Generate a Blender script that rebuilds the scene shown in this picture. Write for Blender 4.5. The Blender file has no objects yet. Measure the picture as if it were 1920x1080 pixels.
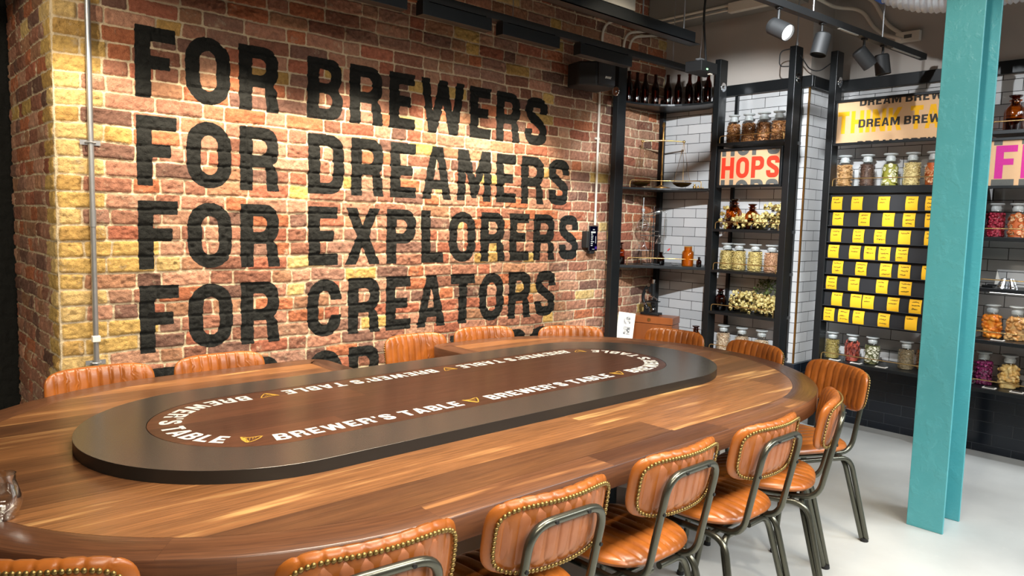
import bpy, bmesh, math, random
import numpy as np
from mathutils import Vector, Matrix
from mathutils.geometry import tessellate_polygon
R = math.radians
rng = random.Random(7)
scene = bpy.context.scene
COL = scene.collection

# ------------------------------------------------------------------ camera
FPX = 1380.4
yaw, pitch, roll = R(42.58), R(5.245), R(-1.508)
cam_d = bpy.data.cameras.new('camera'); cam = bpy.data.objects.new('camera', cam_d); COL.objects.link(cam)
cam_d.sensor_width = 36; cam_d.lens = FPX / 1920 * 36; cam_d.clip_start = .02
fw = Vector((math.sin(yaw)*math.cos(pitch), math.cos(yaw)*math.cos(pitch), -math.sin(pitch)))
rt = Vector((math.cos(yaw), -math.sin(yaw), 0)); dn = fw.cross(rt)
rt2 = rt*math.cos(roll) + dn*math.sin(roll); dn2 = dn*math.cos(roll) - rt*math.sin(roll)
m = Matrix((rt2, -dn2, -fw)).transposed().to_4x4(); m.translation = Vector((0, -3.87, 1.45))
cam.matrix_world = m
scene.camera = cam

# ------------------------------------------------------------------ world, exposure, lights
w = bpy.data.worlds.new('world'); scene.world = w; w.use_nodes = True
w.node_tree.nodes['Background'].inputs[0].default_value = (.75, .8, .9, 1)
w.node_tree.nodes['Background'].inputs[1].default_value = .08
vs = scene.view_settings
vs.view_transform = 'Standard'; vs.look = 'None'; vs.exposure = 0.0; vs.gamma = 1; vs.use_curve_mapping = False

def kelvin(c): return {'warm': (1, .85, .65), 'neutral': (1, .9, .76), 'cool': (.93, .97, 1)}[c]
def light(name, kind, loc, target, energy, col, **kw):
    l = bpy.data.lights.new(name, kind); l.energy = energy; l.color = kelvin(col)
    for k, v in kw.items(): setattr(l, k, v)
    o = bpy.data.objects.new(name, l); COL.objects.link(o); o.location = loc
    o.rotation_euler = (Vector(target) - Vector(loc)).to_track_quat('-Z', 'Y').to_euler()
    return o
# wall grazers hanging under the rail along the brick wall
for x, e in ((.85, 62), (1.55, 112), (2.25, 122), (2.9, 122), (3.5, 112)):
    light('grazer_light', 'SPOT', (x, -.55, 2.47), (x, -.07, .95), e, 'warm', spot_size=R(92), spot_blend=.5, shadow_soft_size=.03)
for x in (1.3, 2.5, 3.5):
    light('track_or_fill_spot', 'SPOT', (x, -1.7, 3.1), (x, 0, .95), 78, 'warm', spot_size=R(62), spot_blend=.55, shadow_soft_size=.04)  # added fill washing the lower brick wall, not part of the rail
# ceiling luminaires of the room
light('ceiling_light', 'AREA', (1.6, -2.9, 3.15), (1.6, -2.2, 0), 52, 'neutral', shape='RECTANGLE', size=2.2, size_y=.5, spread=R(95))
light('ceiling_light', 'AREA', (4.9, -5.6, 3.15), (4.7, -3.9, 0), 72, 'cool', shape='RECTANGLE', size=1.6, size_y=.8, spread=R(120))
light('ceiling_light', 'AREA', (2.8, -5.4, 3.15), (3.2, -3.6, 0), 62, 'cool', shape='RECTANGLE', size=1.6, size_y=.8, spread=R(110))
light('ceiling_light', 'AREA', (.2, -5.6, 3.15), (1.2, -3, .8), 60, 'neutral', shape='RECTANGLE', size=2.5, size_y=.8, spread=R(110))
# ceiling track spots out of view, and one fill added for the column
light('track_or_fill_spot', 'SPOT', (2.0, -2.7, 2.95), (5.1, -.72, 1.4), 820, 'cool', spot_size=R(42), spot_blend=.35, shadow_soft_size=.035)
light('track_or_fill_spot', 'SPOT', (2.3, -2.1, 3.12), (5.5, -1.9, 1.6), 235, 'cool', spot_size=R(40), spot_blend=.4, shadow_soft_size=.035)
light('track_or_fill_spot', 'SPOT', (2.0, -4.4, 2.9), (2.0, -2.4, .6), 150, 'neutral', spot_size=R(70), spot_blend=.5, shadow_soft_size=.05)
light('track_or_fill_spot', 'SPOT', (2.0, -3.1, 2.95), (3.86, -2.69, 1.9), 105, 'neutral', spot_size=R(42), spot_blend=.6, shadow_soft_size=.05)  # added fill to brighten the column front, no lamp of the room
light('track_or_fill_spot', 'SPOT', (-.9, -1.6, 2.7), (.55, .45, 1.15), 170, 'warm', spot_size=R(66), spot_blend=.5, shadow_soft_size=.05)
light('track_or_fill_spot', 'SPOT', (4.4, -4.3, 2.9), (5.5, -2.75, 1.2), 160, 'cool', spot_size=R(50), spot_blend=.5, shadow_soft_size=.04)

# ------------------------------------------------------------------ materials
def s2l(*c):
    return tuple(((v/255)/12.92 if v/255 <= .04045 else ((v/255+.055)/1.055)**2.4) for v in c)
class NT:
    def __init__(s, name):
        s.m = bpy.data.materials.new(name); s.m.use_nodes = True; s.t = s.m.node_tree; s.t.nodes.clear()
        s.out = s.t.nodes.new('ShaderNodeOutputMaterial')
    def n(s, typ, ins=None, **props):
        nd = s.t.nodes.new('ShaderNode' + typ)
        for k, v in props.items(): setattr(nd, k, v)
        for k, v in (ins or {}).items(): s.set(nd.inputs[k], v)
        return nd
    def set(s, sock, v):
        if hasattr(v, 'links') or hasattr(v, 'is_linked'): s.t.links.new(v, sock)
        elif hasattr(v, 'outputs'): s.t.links.new(v.outputs[0], sock)
        else:
            if sock.type == 'RGBA' and len(v) == 3: v = (*v, 1)
            sock.default_value = v
    def math(s, op, a, b=0., clamp=False):
        return s.n('Math', {0: a, 1: b}, operation=op, use_clamp=clamp).outputs[0]
    def mix(s, f, a, b, blend='MIX'):
        nd = s.n('Mix', data_type='RGBA', blend_type=blend)
        s.set(nd.inputs[0], f); s.set(nd.inputs[6], a); s.set(nd.inputs[7], b)
        return nd.outputs[2]
    def mapr(s, v, a, b, c=0., d=1.):
        return s.n('MapRange', {0: v, 1: a, 2: b, 3: c, 4: d}).outputs[0]
    def noise(s, vec, scale, detail=4., rough=.55, out=0):
        return s.n('TexNoise', {'Vector': vec, 'Scale': scale, 'Detail': detail, 'Roughness': rough}).outputs[out]
    def coord(s, k='Object'): return s.n('TexCoord').outputs[k]
    def attr(s, name, out='Fac'): return s.n('Attribute', attribute_name=name).outputs[out]
    def bsdf(s, **ins):
        b = s.n('BsdfPrincipled', {k.replace('_', ' '): v for k, v in ins.items()})
        s.t.links.new(b.outputs[0], s.out.inputs[0]); return b
    def bump(s, h, strength=.3, dist=.01):
        return s.n('Bump', {'Height': h, 'Strength': strength, 'Distance': dist}).outputs[0]

def plain(name, col, rough=.5, metal=0., var=.0, nscale=30., bump=0., **kw):
    t = NT(name); c = col
    nz = t.noise(t.coord(), nscale, 5.)
    c = t.mix(nz, tuple(v*(1-var) for v in col), tuple(min(1, v*(1+var)) for v in col))
    ins = dict(Base_Color=c, Roughness=rough, Metallic=metal, **kw)
    if bump: ins['Normal'] = t.bump(nz, bump, .004)
    t.bsdf(**ins); return t.m
def emit(name, col, strength):
    t = NT(name); e = t.n('Emission', {0: col, 1: strength}); t.t.links.new(e.outputs[0], t.out.inputs[0]); return t.m
def glass(name, tint, gloss=.9, base=.0, blend=.12, top=.75):
    t = NT(name); tr = t.n('BsdfTransparent', {0: tint}); gl = t.n('BsdfGlossy', {0: (gloss,)*3, 1: .03})
    fr = t.n('LayerWeight', {0: blend}).outputs[1]
    f = t.mapr(fr, 0., 1., .03 + base, top)
    mx = t.n('MixShader', {0: f, 1: tr, 2: gl}); t.t.links.new(mx.outputs[0], t.out.inputs[0]); return t.m
def two(name, a, b, scale, rough=.6, lo=.4, hi=.6, bump=.0, voron=False):
    t = NT(name); nz = t.noise(t.coord(), scale, 3.)
    if voron: nz = t.n('TexVoronoi', {'Vector': t.coord(), 'Scale': scale}).outputs['Color']; nz = t.n('SeparateColor', {0: nz}).outputs[0]; lo, hi = 0., 1.
    c = t.mix(t.mapr(nz, lo, hi), a, b); ins = dict(Base_Color=c, Roughness=rough)
    if bump: ins['Normal'] = t.bump(nz, bump, .003)
    t.bsdf(**ins); return t.m

def wood(name, coord, pw, pl, dark, mid, lite, rough=.33, coat=.25, streak=.12):
    t = NT(name); uv = t.coord(coord); sp = t.n('SeparateXYZ', {0: uv}); u, v = sp.outputs[0], sp.outputs[1]
    row = t.math('FLOOR', t.math('DIVIDE', v, pw))
    off = t.n('TexWhiteNoise', {'W': row}, noise_dimensions='1D').outputs[0]
    seg = t.math('FLOOR', t.math('ADD', t.math('DIVIDE', u, pl), t.math('MULTIPLY', off, 3.)))
    pid = t.math('ADD', t.math('MULTIPLY', row, 17.3), t.math('MULTIPLY', seg, 5.7))
    rnd = t.n('TexWhiteNoise', {'W': pid}, noise_dimensions='1D')
    rv = rnd.outputs[0]
    v2 = t.n('CombineXYZ', {0: t.math('MULTIPLY', u, 1.3), 1: t.math('MULTIPLY', v, 16.), 2: t.math('MULTIPLY', rv, 30.)})
    wv = t.noise(v2, 1.5, 3., .5)
    v3 = t.n('CombineXYZ', {0: t.math('MULTIPLY', u, 5.), 1: t.math('MULTIPLY', v, 190.), 2: t.math('MULTIPLY', rv, 60.)})
    fine = t.noise(v3, 1.0, 4., .65)
    rings = t.math('SINE', t.math('MULTIPLY', wv, 42.))
    tone = t.math('ADD', t.math('MULTIPLY', rv, .55), t.math('MULTIPLY', wv, .5))
    c = t.mix(t.mapr(tone, .2, .8), dark, mid)
    c = t.mix(t.math('MULTIPLY', t.mapr(rings, .1, 1.), .22), c, tuple(x*.5 for x in dark))
    c = t.mix(t.math('MULTIPLY', t.mapr(fine, .45, .72), .6), c, tuple(x*.55 for x in dark))
    st = t.math('MULTIPLY', t.mapr(wv, .58, .70), t.mapr(rv, 1.-streak*2.6, 1.-streak*1.6))
    c = t.mix(t.math('MULTIPLY', st, .85), c, lite)
    fv = t.math('FRACT', t.math('DIVIDE', v, pw)); gap = t.math('LESS_THAN', fv, .0007/pw)
    fu = t.math('FRACT', t.math('ADD', t.math('DIVIDE', u, pl), t.math('MULTIPLY', off, 3.))); gap2 = t.math('LESS_THAN', fu, .0007/pl)
    c = t.mix(t.math('MULTIPLY', t.math('MAXIMUM', gap, gap2), .6), c, tuple(x*.3 for x in dark))
    t.bsdf(Base_Color=c, Roughness=t.mapr(fine, .3, .7, rough-.04, rough+.06), Normal=t.bump(fine, .06, .002), Coat_Weight=coat, Coat_Roughness=.18)
    return t.m

M = {}
M['walnut'] = wood('walnut', 'UV', .135, 3.1, s2l(72, 44, 28), s2l(150, 100, 59), s2l(212, 164, 104), streak=.17)
M['walnut_rim'] = wood('walnut_rim', 'UV', .2, .62, s2l(66, 40, 27), s2l(114, 74, 48), s2l(160, 112, 70))
M['walnut_dark'] = wood('walnut_dark', 'UV', .19, 5, s2l(66, 38, 26), s2l(104, 62, 40), s2l(150, 100, 62), streak=.05)
M['chest_wood'] = wood('chest_wood', 'Object', .3, 2., s2l(100, 50, 22), s2l(148, 82, 40), s2l(170, 104, 56), streak=.02)
M['bronze'] = plain('bronze_plate', s2l(84, 81, 75), .22, .5, .12, 3.)
M['bronze_edge_shaded'] = plain('bronze_edge_shaded', s2l(44, 42, 38), .4, .4, .1, 8.)  # plate's side: shade put into a darker bronze, also lines the groove
M['white_paint'] = plain('white_paint', s2l(246, 242, 230), .45)
M['gold'] = plain('gold', s2l(240, 188, 78), .35, .25, .1, 50.)
M['brass'] = plain('brass', s2l(206, 170, 110), .28, .9, .1, 40.)
M['old_brass'] = plain('old_brass', s2l(150, 112, 60), .35, .85, .25, 60.)
M['black_steel'] = plain('black_steel', s2l(26, 29, 31), .38, .3, .1, 20.)
M['black_matte'] = plain('black_matte', s2l(24, 25, 26), .6)
M['board_black'] = plain('board_black', s2l(30, 31, 34), .55, 0, .1, 60.)
M['frame_tube'] = plain('frame_tube', s2l(92, 92, 82), .27, .8, .12, 12.)
M['chrome'] = plain('chrome', s2l(210, 212, 215), .12, 1.)
M['galv'] = plain('galvanised', s2l(176, 178, 180), .34, .75, .15, 25.)
M['grey_paint'] = plain('grey_paint', s2l(172, 164, 156), .75, 0, .05, 4.)
M['duct_grey'] = plain('duct_grey', s2l(150, 148, 142), .55, .1, .06, 3.)
M['ceiling_grey'] = plain('ceiling_grey', s2l(96, 92, 88), .85, 0, .1, 3.)
M['pvc'] = plain('pvc_white', s2l(214, 205, 190), .5)
M['room_white'] = plain('room_white', s2l(120, 116, 110), .8, 0, .04, 2.)
M['paper'] = plain('paper', s2l(232, 228, 218), .8, 0, .03, 20.)
M['cream'] = plain('cream_paper', s2l(228, 210, 160), .8)
M['photo_dark'] = two('photo_print', s2l(30, 30, 32), s2l(190, 190, 188), 55., .5)
M['ink'] = plain('ink', s2l(28, 25, 20), .7)
M['led'] = emit('led_white', (1, .96, .9), 6.)
M['lamp_face'] = emit('lamp_face', (1, .97, .92), 9.)
M['green_led'] = emit('green_led', (.3, 1, .35), 4.)
M['screen'] = emit('screen_dark', s2l(14, 12, 40), .5)
M['screen_white'] = emit('screen_white', (.95, .95, .9), .9)
M['screen_purple'] = emit('screen_purple', s2l(90, 60, 170), .7)
M['glass'] = glass('clear_glass', (.965, .975, .97))
M['lab_glass'] = glass('lab_glass', (.96, .97, .965), 1., .05, .38, .95)
M['frost'] = plain('frosted_glass', s2l(205, 210, 210), .35, 0, .03, 20., Transmission_Weight=.25)
M['amber_glass'] = glass('amber_glass', s2l(222, 150, 48), .9, .02)
M['honey_glass'] = glass('honey_glass', s2l(244, 200, 120), .9, .02)
M['amber_dark'] = glass('amber_dark_glass', s2l(128, 62, 18), .9, .02)
M['rubber'] = plain('rubber_black', s2l(18, 18, 19), .7)
M['red_plastic'] = plain('red_plastic', s2l(200, 40, 40), .4)
M['foil'] = plain('foil', s2l(205, 206, 210), .38, .55, .1, 60., bump=.9)
M['blue_label'] = plain('blue_label', s2l(40, 90, 170), .5)

def leather(name, a, b, rough):
    t = NT(name); o = t.coord(); n1 = t.noise(o, 9., 4.); n2 = t.noise(o, 240., 3.)
    c = t.mix(t.mapr(n1, .3, .7), a, b)
    t.bsdf(Base_Color=c, Roughness=rough, Normal=t.bump(n2, .12, .002), Coat_Weight=.15, Coat_Roughness=.3); return t.m
M['leather'] = leather('tan_leather', s2l(128, 69, 22), s2l(172, 98, 37), .34)
M['leather_back'] = leather('worn_leather', s2l(146, 84, 48), s2l(170, 106, 66), .5)
M['stud'] = plain('brass_stud', s2l(140, 116, 68), .36, .8, .25, 90.)

def teal():
    t = NT('teal_paint'); o = t.coord(); n1 = t.noise(o, 14., 5.); n2 = t.noise(o, 60., 4.)
    c = t.mix(n1, s2l(76, 160, 167), s2l(92, 172, 178))
    h = t.math('ADD', t.mapr(n1, .5, .75), t.math('MULTIPLY', n2, .35))
    t.bsdf(Base_Color=c, Roughness=.4, Normal=t.bump(h, .35, .006)); return t.m
M['teal'] = teal()

def brick_mat(name, painted=False):
    t = NT(name); o = t.coord(); n1 = t.noise(o, 55., 5., .65); n2 = t.noise(o, 9., 4.); n3 = t.noise(o, 190., 4., .6)
    ed = t.math('ADD', t.attr('ed'), t.math('MULTIPLY', t.math('SUBTRACT', n1, .5), .012))
    inb = t.mapr(ed, -.001, .002)
    bc = t.attr('bcol', 'Color')
    bc = t.mix(t.mapr(n1, .35, .75), t.mix(1., bc, (1.12, 1.1, 1.08), 'MULTIPLY'), t.mix(1., bc, (.62, .58, .58), 'MULTIPLY'))
    bc = t.mix(t.math('MULTIPLY', t.mapr(n3, .62, .72), .6), bc, s2l(60, 42, 34))
    mo = t.mix(t.mapr(n1, .3, .7), s2l(190, 170, 138), s2l(232, 216, 184))
    c = t.mix(inb, mo, bc)
    lime = t.math('MULTIPLY', t.mapr(t.math('ADD', n2, t.math('MULTIPLY', n1, .5)), .86, 1.02), .55)
    c = t.mix(lime, c, s2l(216, 198, 168))
    ink = t.math('ADD', t.attr('ink'), t.math('MULTIPLY', t.math('SUBTRACT', n1, .5), .008))
    pf = t.mapr(ink, .001, -.001)
    pc = t.mix(n1, s2l(25, 26, 25), s2l(38, 39, 37))
    c = t.mix(pf, c, pc)
    t.bsdf(Base_Color=c, Roughness=t.mapr(pf, 0., 1., .92, .8), Specular_IOR_Level=.18, Normal=t.bump(t.math('ADD', n1, t.math('MULTIPLY', n3, .6)), .8, .009)); return t.m
M['brick'] = brick_mat('brick')

def tile_mat(name, a, b, grout, rough, mort=.0022):
    t = NT(name); uv = t.coord('UV')
    br = t.n('TexBrick', {'Vector': uv, 'Color1': a, 'Color2': b, 'Mortar': grout, 'Scale': 1., 'Mortar Size': mort, 'Mortar Smooth': .1, 'Bias': 0., 'Brick Width': .2265, 'Row Height': .0767})
    nz = t.noise(t.coord(), 6., 2.)
    h = t.math('ADD', t.math('MULTIPLY', br.outputs['Fac'], -1.), t.math('MULTIPLY', nz, .25))
    t.bsdf(Base_Color=br.outputs['Color'], Roughness=t.mapr(br.outputs['Fac'], 0., 1., rough, .8), Normal=t.bump(h, .35, .003)); return t.m
M['tile_white'] = tile_mat('tile_white', s2l(206, 206, 206), s2l(188, 189, 190), s2l(40, 38, 36), .12)
M['tile_dark'] = tile_mat('tile_dark', s2l(22, 28, 36), s2l(26, 32, 42), s2l(58, 64, 70), .22, .0018)
def floor_mat():
    t = NT('floor_concrete'); o = t.coord(); n1 = t.noise(o, 1.6, 6.); n2 = t.noise(o, 22., 5.)
    c = t.mix(t.mapr(n1, .3, .7), s2l(176, 178, 176), s2l(200, 202, 199))
    c = t.mix(t.math('MULTIPLY', t.mapr(n2, .6, .75), .3), c, s2l(206, 206, 200))
    t.bsdf(Base_Color=c, Roughness=t.mapr(n1, .3, .7, .3, .42)); return t.m
M['floor'] = floor_mat()
def burlap(name):
    t = NT(name); o = t.coord(); w1 = t.n('TexWave', {'Vector': o, 'Scale': 130., 'Distortion': 2.}, bands_direction='Y').outputs[1]
    w2 = t.n('TexWave', {'Vector': o, 'Scale': 130., 'Distortion': 2.}, bands_direction='Z').outputs[1]; nz = t.noise(o, 40., 4.)
    f = t.math('MULTIPLY', t.math('ADD', w1, w2), .5)
    c = t.mix(f, s2l(196, 152, 112), s2l(230, 192, 150)); c = t.mix(t.mapr(nz, .4, .8), c, s2l(212, 172, 130))
    t.bsdf(Base_Color=c, Roughness=.85, Normal=t.bump(f, .2, .002)); return t.m
M['burlap'] = burlap('burlap')
M['print_red'] = plain('print_red', s2l(226, 52, 22), .75, 0, .08, 120.)
M['print_grey'] = plain('print_grey', s2l(92, 92, 88), .75, 0, .15, 120.)
M['print_black'] = plain('print_black', s2l(48, 44, 40), .75, 0, .15, 120.)
M['print_yellow'] = plain('print_yellow', s2l(232, 172, 0), .75, 0, .1, 120.)
M['print_magenta'] = plain('print_magenta', s2l(196, 40, 138), .75, 0, .1, 120.)
M['note'] = plain('note_yellow', s2l(238, 180, 22), .7, 0, .06, 12.)

# ------------------------------------------------------------------ mesh builder
class MB:
    def __init__(s): s.v = []; s.f = []; s.mi = []; s.cur = 0
    def add(s, vs, fs):
        b = len(s.v); s.v += [tuple(p) for p in vs]; s.f += [tuple(i+b for i in f) for f in fs]; s.mi += [s.cur]*len(fs); return s
    def box(s, c, d, rz=0., mat=None):
        hx, hy, hz = d[0]/2, d[1]/2, d[2]/2
        vs = [Vector((x, y, z)) for x in (-hx, hx) for y in (-hy, hy) for z in (-hz, hz)]
        q = mat if mat is not None else Matrix.Rotation(rz, 3, 'Z')
        vs = [q @ p + Vector(c) for p in vs]
        return s.add(vs, [(0, 1, 3, 2), (4, 6, 7, 5), (0, 4, 5, 1), (2, 3, 7, 6), (0, 2, 6, 4), (1, 5, 7, 3)])
    def b2(s, a, b):
        return s.box([(a[i]+b[i])/2 for i in range(3)], [abs(b[i]-a[i]) for i in range(3)])
    def lathe(s, prof, c=(0, 0, 0), n=24, q=None, cap=False):
        vs = []; fs = []; k = len(prof)
        for i in range(n):
            a = 2*math.pi*i/n
            for r, z in prof:
                p = Vector((r*math.cos(a), r*math.sin(a), z))
                if q is not None: p = q @ p
                vs.append(p + Vector(c))
        for i in range(n):
            j = (i+1) % n
            for t in range(k-1):
                a, b, c2, d = i*k+t, j*k+t, j*k+t+1, i*k+t+1
                if prof[t][0] < 1e-6: fs.append((a, c2, d))
                elif prof[t+1][0] < 1e-6: fs.append((a, b, c2))
                else: fs.append((a, b, c2, d))
        return s.add(vs, fs)
    def cyl(s, p0, p1, r0, r1=None, n=16):
        r1 = r0 if r1 is None else r1; p0 = Vector(p0); p1 = Vector(p1); d = p1-p0
        q = d.to_track_quat('Z', 'Y').to_matrix()
        return s.lathe([(0, 0), (r0, 0), (r1, d.length), (0, d.length)], p0, n, q)
    def tube(s, pts, r, n=10, closed=False):
        P = [Vector(p) for p in pts]; m = len(P); rs = r if isinstance(r, (list, tuple)) else [r]*m
        up = None; vs = []; fs = []
        for i in range(m):
            a = P[(i-1) % m] if (closed or i > 0) else P[i]; b = P[(i+1) % m] if (closed or i < m-1) else P[i]
            t = (b-a).normalized()
            if up is None:
                up = t.orthogonal().normalized()
            up = (up - t*up.dot(t)).normalized(); sd = t.cross(up)
            for k in range(n):
                g = 2*math.pi*k/n; vs.append(P[i] + (up*math.cos(g) + sd*math.sin(g))*rs[i])
        for i in range(m if closed else m-1):
            j = (i+1) % m
            for k in range(n): fs.append((i*n+k, i*n+(k+1) % n, j*n+(k+1) % n, j*n+k))
        if not closed: fs.append(tuple(range(n-1, -1, -1))); fs.append(tuple((m-1)*n+k for k in range(n)))
        return s.add(vs, fs)
    def prism(s, poly, z0, z1, fn=None):
        n = len(poly); fn = fn or (lambda x, y, z: (x, y, z))
        vs = [fn(x, y, z0) for x, y in poly] + [fn(x, y, z1) for x, y in poly]
        fs = [(i, (i+1) % n, n+(i+1) % n, n+i) for i in range(n)]
        tr = tessellate_polygon([[Vector((x, y, 0)) for x, y in poly]])
        for a, b, c in tr: fs.append((n+a, n+b, n+c)); fs.append((c, b, a))
        return s.add(vs, fs)
    def blob(s, c, r, q=None, sub=0):
        rx, ry, rz = r if isinstance(r, (list, tuple)) else (r, r, r)
        if sub == 0:
            vs = [(1, 0, 0), (-1, 0, 0), (0, 1, 0), (0, -1, 0), (0, 0, 1), (0, 0, -1)]
            fs = [(0, 2, 4), (2, 1, 4), (1, 3, 4), (3, 0, 4), (2, 0, 5), (1, 2, 5), (3, 1, 5), (0, 3, 5)]
        else:
            n, mm = 10, 6; vs = [(0, 0, 1)]; fs = []
            for i in range(1, mm):
                t = math.pi*i/mm
                for k in range(n): vs.append((math.sin(t)*math.cos(2*math.pi*k/n), math.sin(t)*math.sin(2*math.pi*k/n), math.cos(t)))
            vs.append((0, 0, -1)); L = len(vs)-1
            for k in range(n):
                fs.append((0, 1+k, 1+(k+1) % n)); fs.append((L, L-n+(k+1) % n, L-n+k))
                for i in range(mm-2): fs.append((1+i*n+k, 1+(i+1)*n+k, 1+(i+1)*n+(k+1) % n, 1+i*n+(k+1) % n))
        o = []
        for x, y, z in vs:
            p = Vector((x*rx, y*ry, z*rz))
            if q is not None: p = q @ p
            o.append(p + Vector(c))
        return s.add(o, fs)
    def build(s, name, mats, parent=None, smooth=40, bevel=0, loc=None, uv=None, seg=2):
        me = bpy.data.meshes.new(name); me.from_pydata(s.v, [], s.f)
        ms = mats if isinstance(mats, (list, tuple)) else [mats]
        for x in ms: me.materials.append(x)
        if len(ms) > 1: me.polygons.foreach_set('material_index', s.mi)
        b = bmesh.new(); b.from_mesh(me); bmesh.ops.recalc_face_normals(b, faces=b.faces); b.to_mesh(me); b.free()
        if uv:
            L = me.uv_layers.new(name='UVMap')
            for p in me.polygons:
                for li in p.loop_indices:
                    L.data[li].uv = uv(me.vertices[me.loops[li].vertex_index].co, p.normal)
        if smooth:
            me.shade_smooth(); me.set_sharp_from_angle(angle=R(smooth))
        o = bpy.data.objects.new(name, me); COL.objects.link(o)
        if parent is not None: o.parent = parent
        if loc is not None: o.location = loc
        if bevel:
            md = o.modifiers.new('bevel', 'BEVEL'); md.width = bevel; md.segments = seg; md.limit_method = 'ANGLE'; md.angle_limit = R(40)
        return o
def thing(name, label, cat, loc=(0, 0, 0), rz=0., group=None):
    o = bpy.data.objects.new(name, None); COL.objects.link(o); o.location = loc; o.rotation_euler = (0, 0, rz)
    o.empty_display_size = .05; return tag(o, label, cat, group)
def tag(o, label, cat, group=None, kind=None):
    o['label'] = label; o['category'] = cat
    if group: o['group'] = group
    if kind: o['kind'] = kind
    return o
def struct(o, label=None):
    o['kind'] = 'structure'
    if label: o['label'] = label
    return o
def dup(root, loc, rz, label, group=None, name=None):
    r = root.copy(); COL.objects.link(r); r.location = loc; r.rotation_euler = (0, 0, rz); r['label'] = label
    if group: r['group'] = group
    for ch in list(root.children):
        c = ch.copy(); COL.objects.link(c); c.parent = r
        for g in ch.children:
            d = g.copy(); COL.objects.link(d); d.parent = c
    return r
def fillet(pts, r, n=5):
    P = [Vector(p) for p in pts]; out = [P[0]]
    for i in range(1, len(P)-1):
        a, b, c = P[i-1], P[i], P[i+1]; d0 = (a-b); d1 = (c-b)
        rr = min(r, d0.length*.48, d1.length*.48); p0 = b+d0.normalized()*rr; p1 = b+d1.normalized()*rr
        for k in range(n+1):
            t = k/n; out.append(p0*(1-t)**2 + b*2*t*(1-t) + p1*t*t)
    out.append(P[-1]); return out

# ------------------------------------------------------------------ lettering (own condensed bold capitals, cap height 1)
S = .215
def arc(cx, cy, rx, ry, a0, a1, n=9): return [(cx+rx*math.cos(R(a0+(a1-a0)*i/n)), cy+ry*math.sin(R(a0+(a1-a0)*i/n))) for i in range(n+1)]
def rect(x0, y0, x1, y1): return [(x0, y0), (x1, y0), (x1, y1), (x0, y1)]
def stroke(pts, w, it=2):
    for _ in range(it):
        q = [pts[0]]
        for a, b in zip(pts, pts[1:]):
            q += [(.75*a[0]+.25*b[0], .75*a[1]+.25*b[1]), (.25*a[0]+.75*b[0], .25*a[1]+.75*b[1])]
        pts = q + [pts[-1]]
    l, r = [], []
    for i, p in enumerate(pts):
        a = pts[max(0, i-1)]; b = pts[min(len(pts)-1, i+1)]; dx, dy = b[0]-a[0], b[1]-a[1]; d = math.hypot(dx, dy) or 1
        nx, ny = -dy/d*w/2, dx/d*w/2; l.append((p[0]+nx, p[1]+ny)); r.append((p[0]-nx, p[1]-ny))
    return l + r[::-1]
def ring(wd, s=S): 
    h = wd/2; k = h-s
    return [arc(h, 1-h, h, h, 0, 180)+arc(h, h, h, h, 180, 360), arc(h, 1-h, k, k+.01, 0, 180)+arc(h, h, k, k+.01, 180, 360)]
def bowl(x0, y0, x1, y1, s=S, k=.2):  # right-rounded counter / outline pieces
    return [(x0, y0)] + arc(x1-k, y0+k, k, k, 270, 360) + arc(x1-k, y1-k, k, k, 0, 90) + [(x0, y1)]
GL = {}
GL['F'] = (.565, [[[(0, 0), (S, 0), (S, .41), (.48, .41), (.48, .6), (S, .6), (S, .8), (.565, .8), (.565, 1), (0, 1)]]])
GL['E'] = (.56, [[[(0, 0), (.56, 0), (.56, .2), (S, .2), (S, .405), (.48, .405), (.48, .595), (S, .595), (S, .8), (.55, .8), (.55, 1), (0, 1)]]])
GL['L'] = (.53, [[[(0, 0), (.53, 0), (.53, .2), (S, .2), (S, 1), (0, 1)]]])
GL['T'] = (.62, [[[(.31-S/2, 0), (.31+S/2, 0), (.31+S/2, .8), (.62, .8), (.62, 1), (0, 1), (0, .8), (.31-S/2, .8)]]])
GL['I'] = (S, [[rect(0, 0, S, 1)]])
GL['H'] = (.68, [[[(0, 0), (S, 0), (S, .4), (.68-S, .4), (.68-S, 0), (.68, 0), (.68, 1), (.68-S, 1), (.68-S, .6), (S, .6), (S, 1), (0, 1)]]])
GL['N'] = (.7, [[[(0, 0), (S-.01, 0), (S-.01, .56), (.7-S-.02, 0), (.7, 0), (.7, 1), (.7-S+.01, 1), (.7-S+.01, .44), (S+.02, 1), (0, 1)]]])
GL['M'] = (.86, [[[(0, 0), (.2, 0), (.2, .58), (.36, .06), (.5, .06), (.66, .58), (.66, 0), (.86, 0), (.86, 1), (.6, 1), (.43, .46), (.26, 1), (0, 1)]]])
GL['W'] = (1.02, [[[(.17, 0), (.37, 0), (.51, .56), (.65, 0), (.85, 0), (1.02, 1), (.82, 1), (.745, .4), (.60, 1), (.42, 1), (.275, .4), (.2, 1), (0, 1)]]])
GL['A'] = (.7, [[[(0, 0), (.205, 0), (.24, .19), (.46, .19), (.495, 0), (.7, 0), (.475, 1), (.225, 1)], [(.272, .37), (.428, .37), (.35, .76)]]])
GL['X'] = (.72, [[[(0, 0), (.225, 0), (.36, .31), (.495, 0), (.72, 0), (.485, .505), (.705, 1), (.485, 1), (.36, .695), (.235, 1), (.015, 1), (.235, .505)]]])
GL['K'] = (.7, [[[(0, 0), (S, 0), (S, .31), (.29, .43), (.47, 0), (.7, 0), (.44, .6), (.69, 1), (.45, 1), (S, .63), (S, 1), (0, 1)]]])
GL['P'] = (.65, [[[(0, 0), (S, 0), (S, .37)] + bowl(S+.02, .37, .65, 1, k=.24)[1:] + [(0, 1)], bowl(S, .56, .65-S+.01, .81, k=.11)]])
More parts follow.
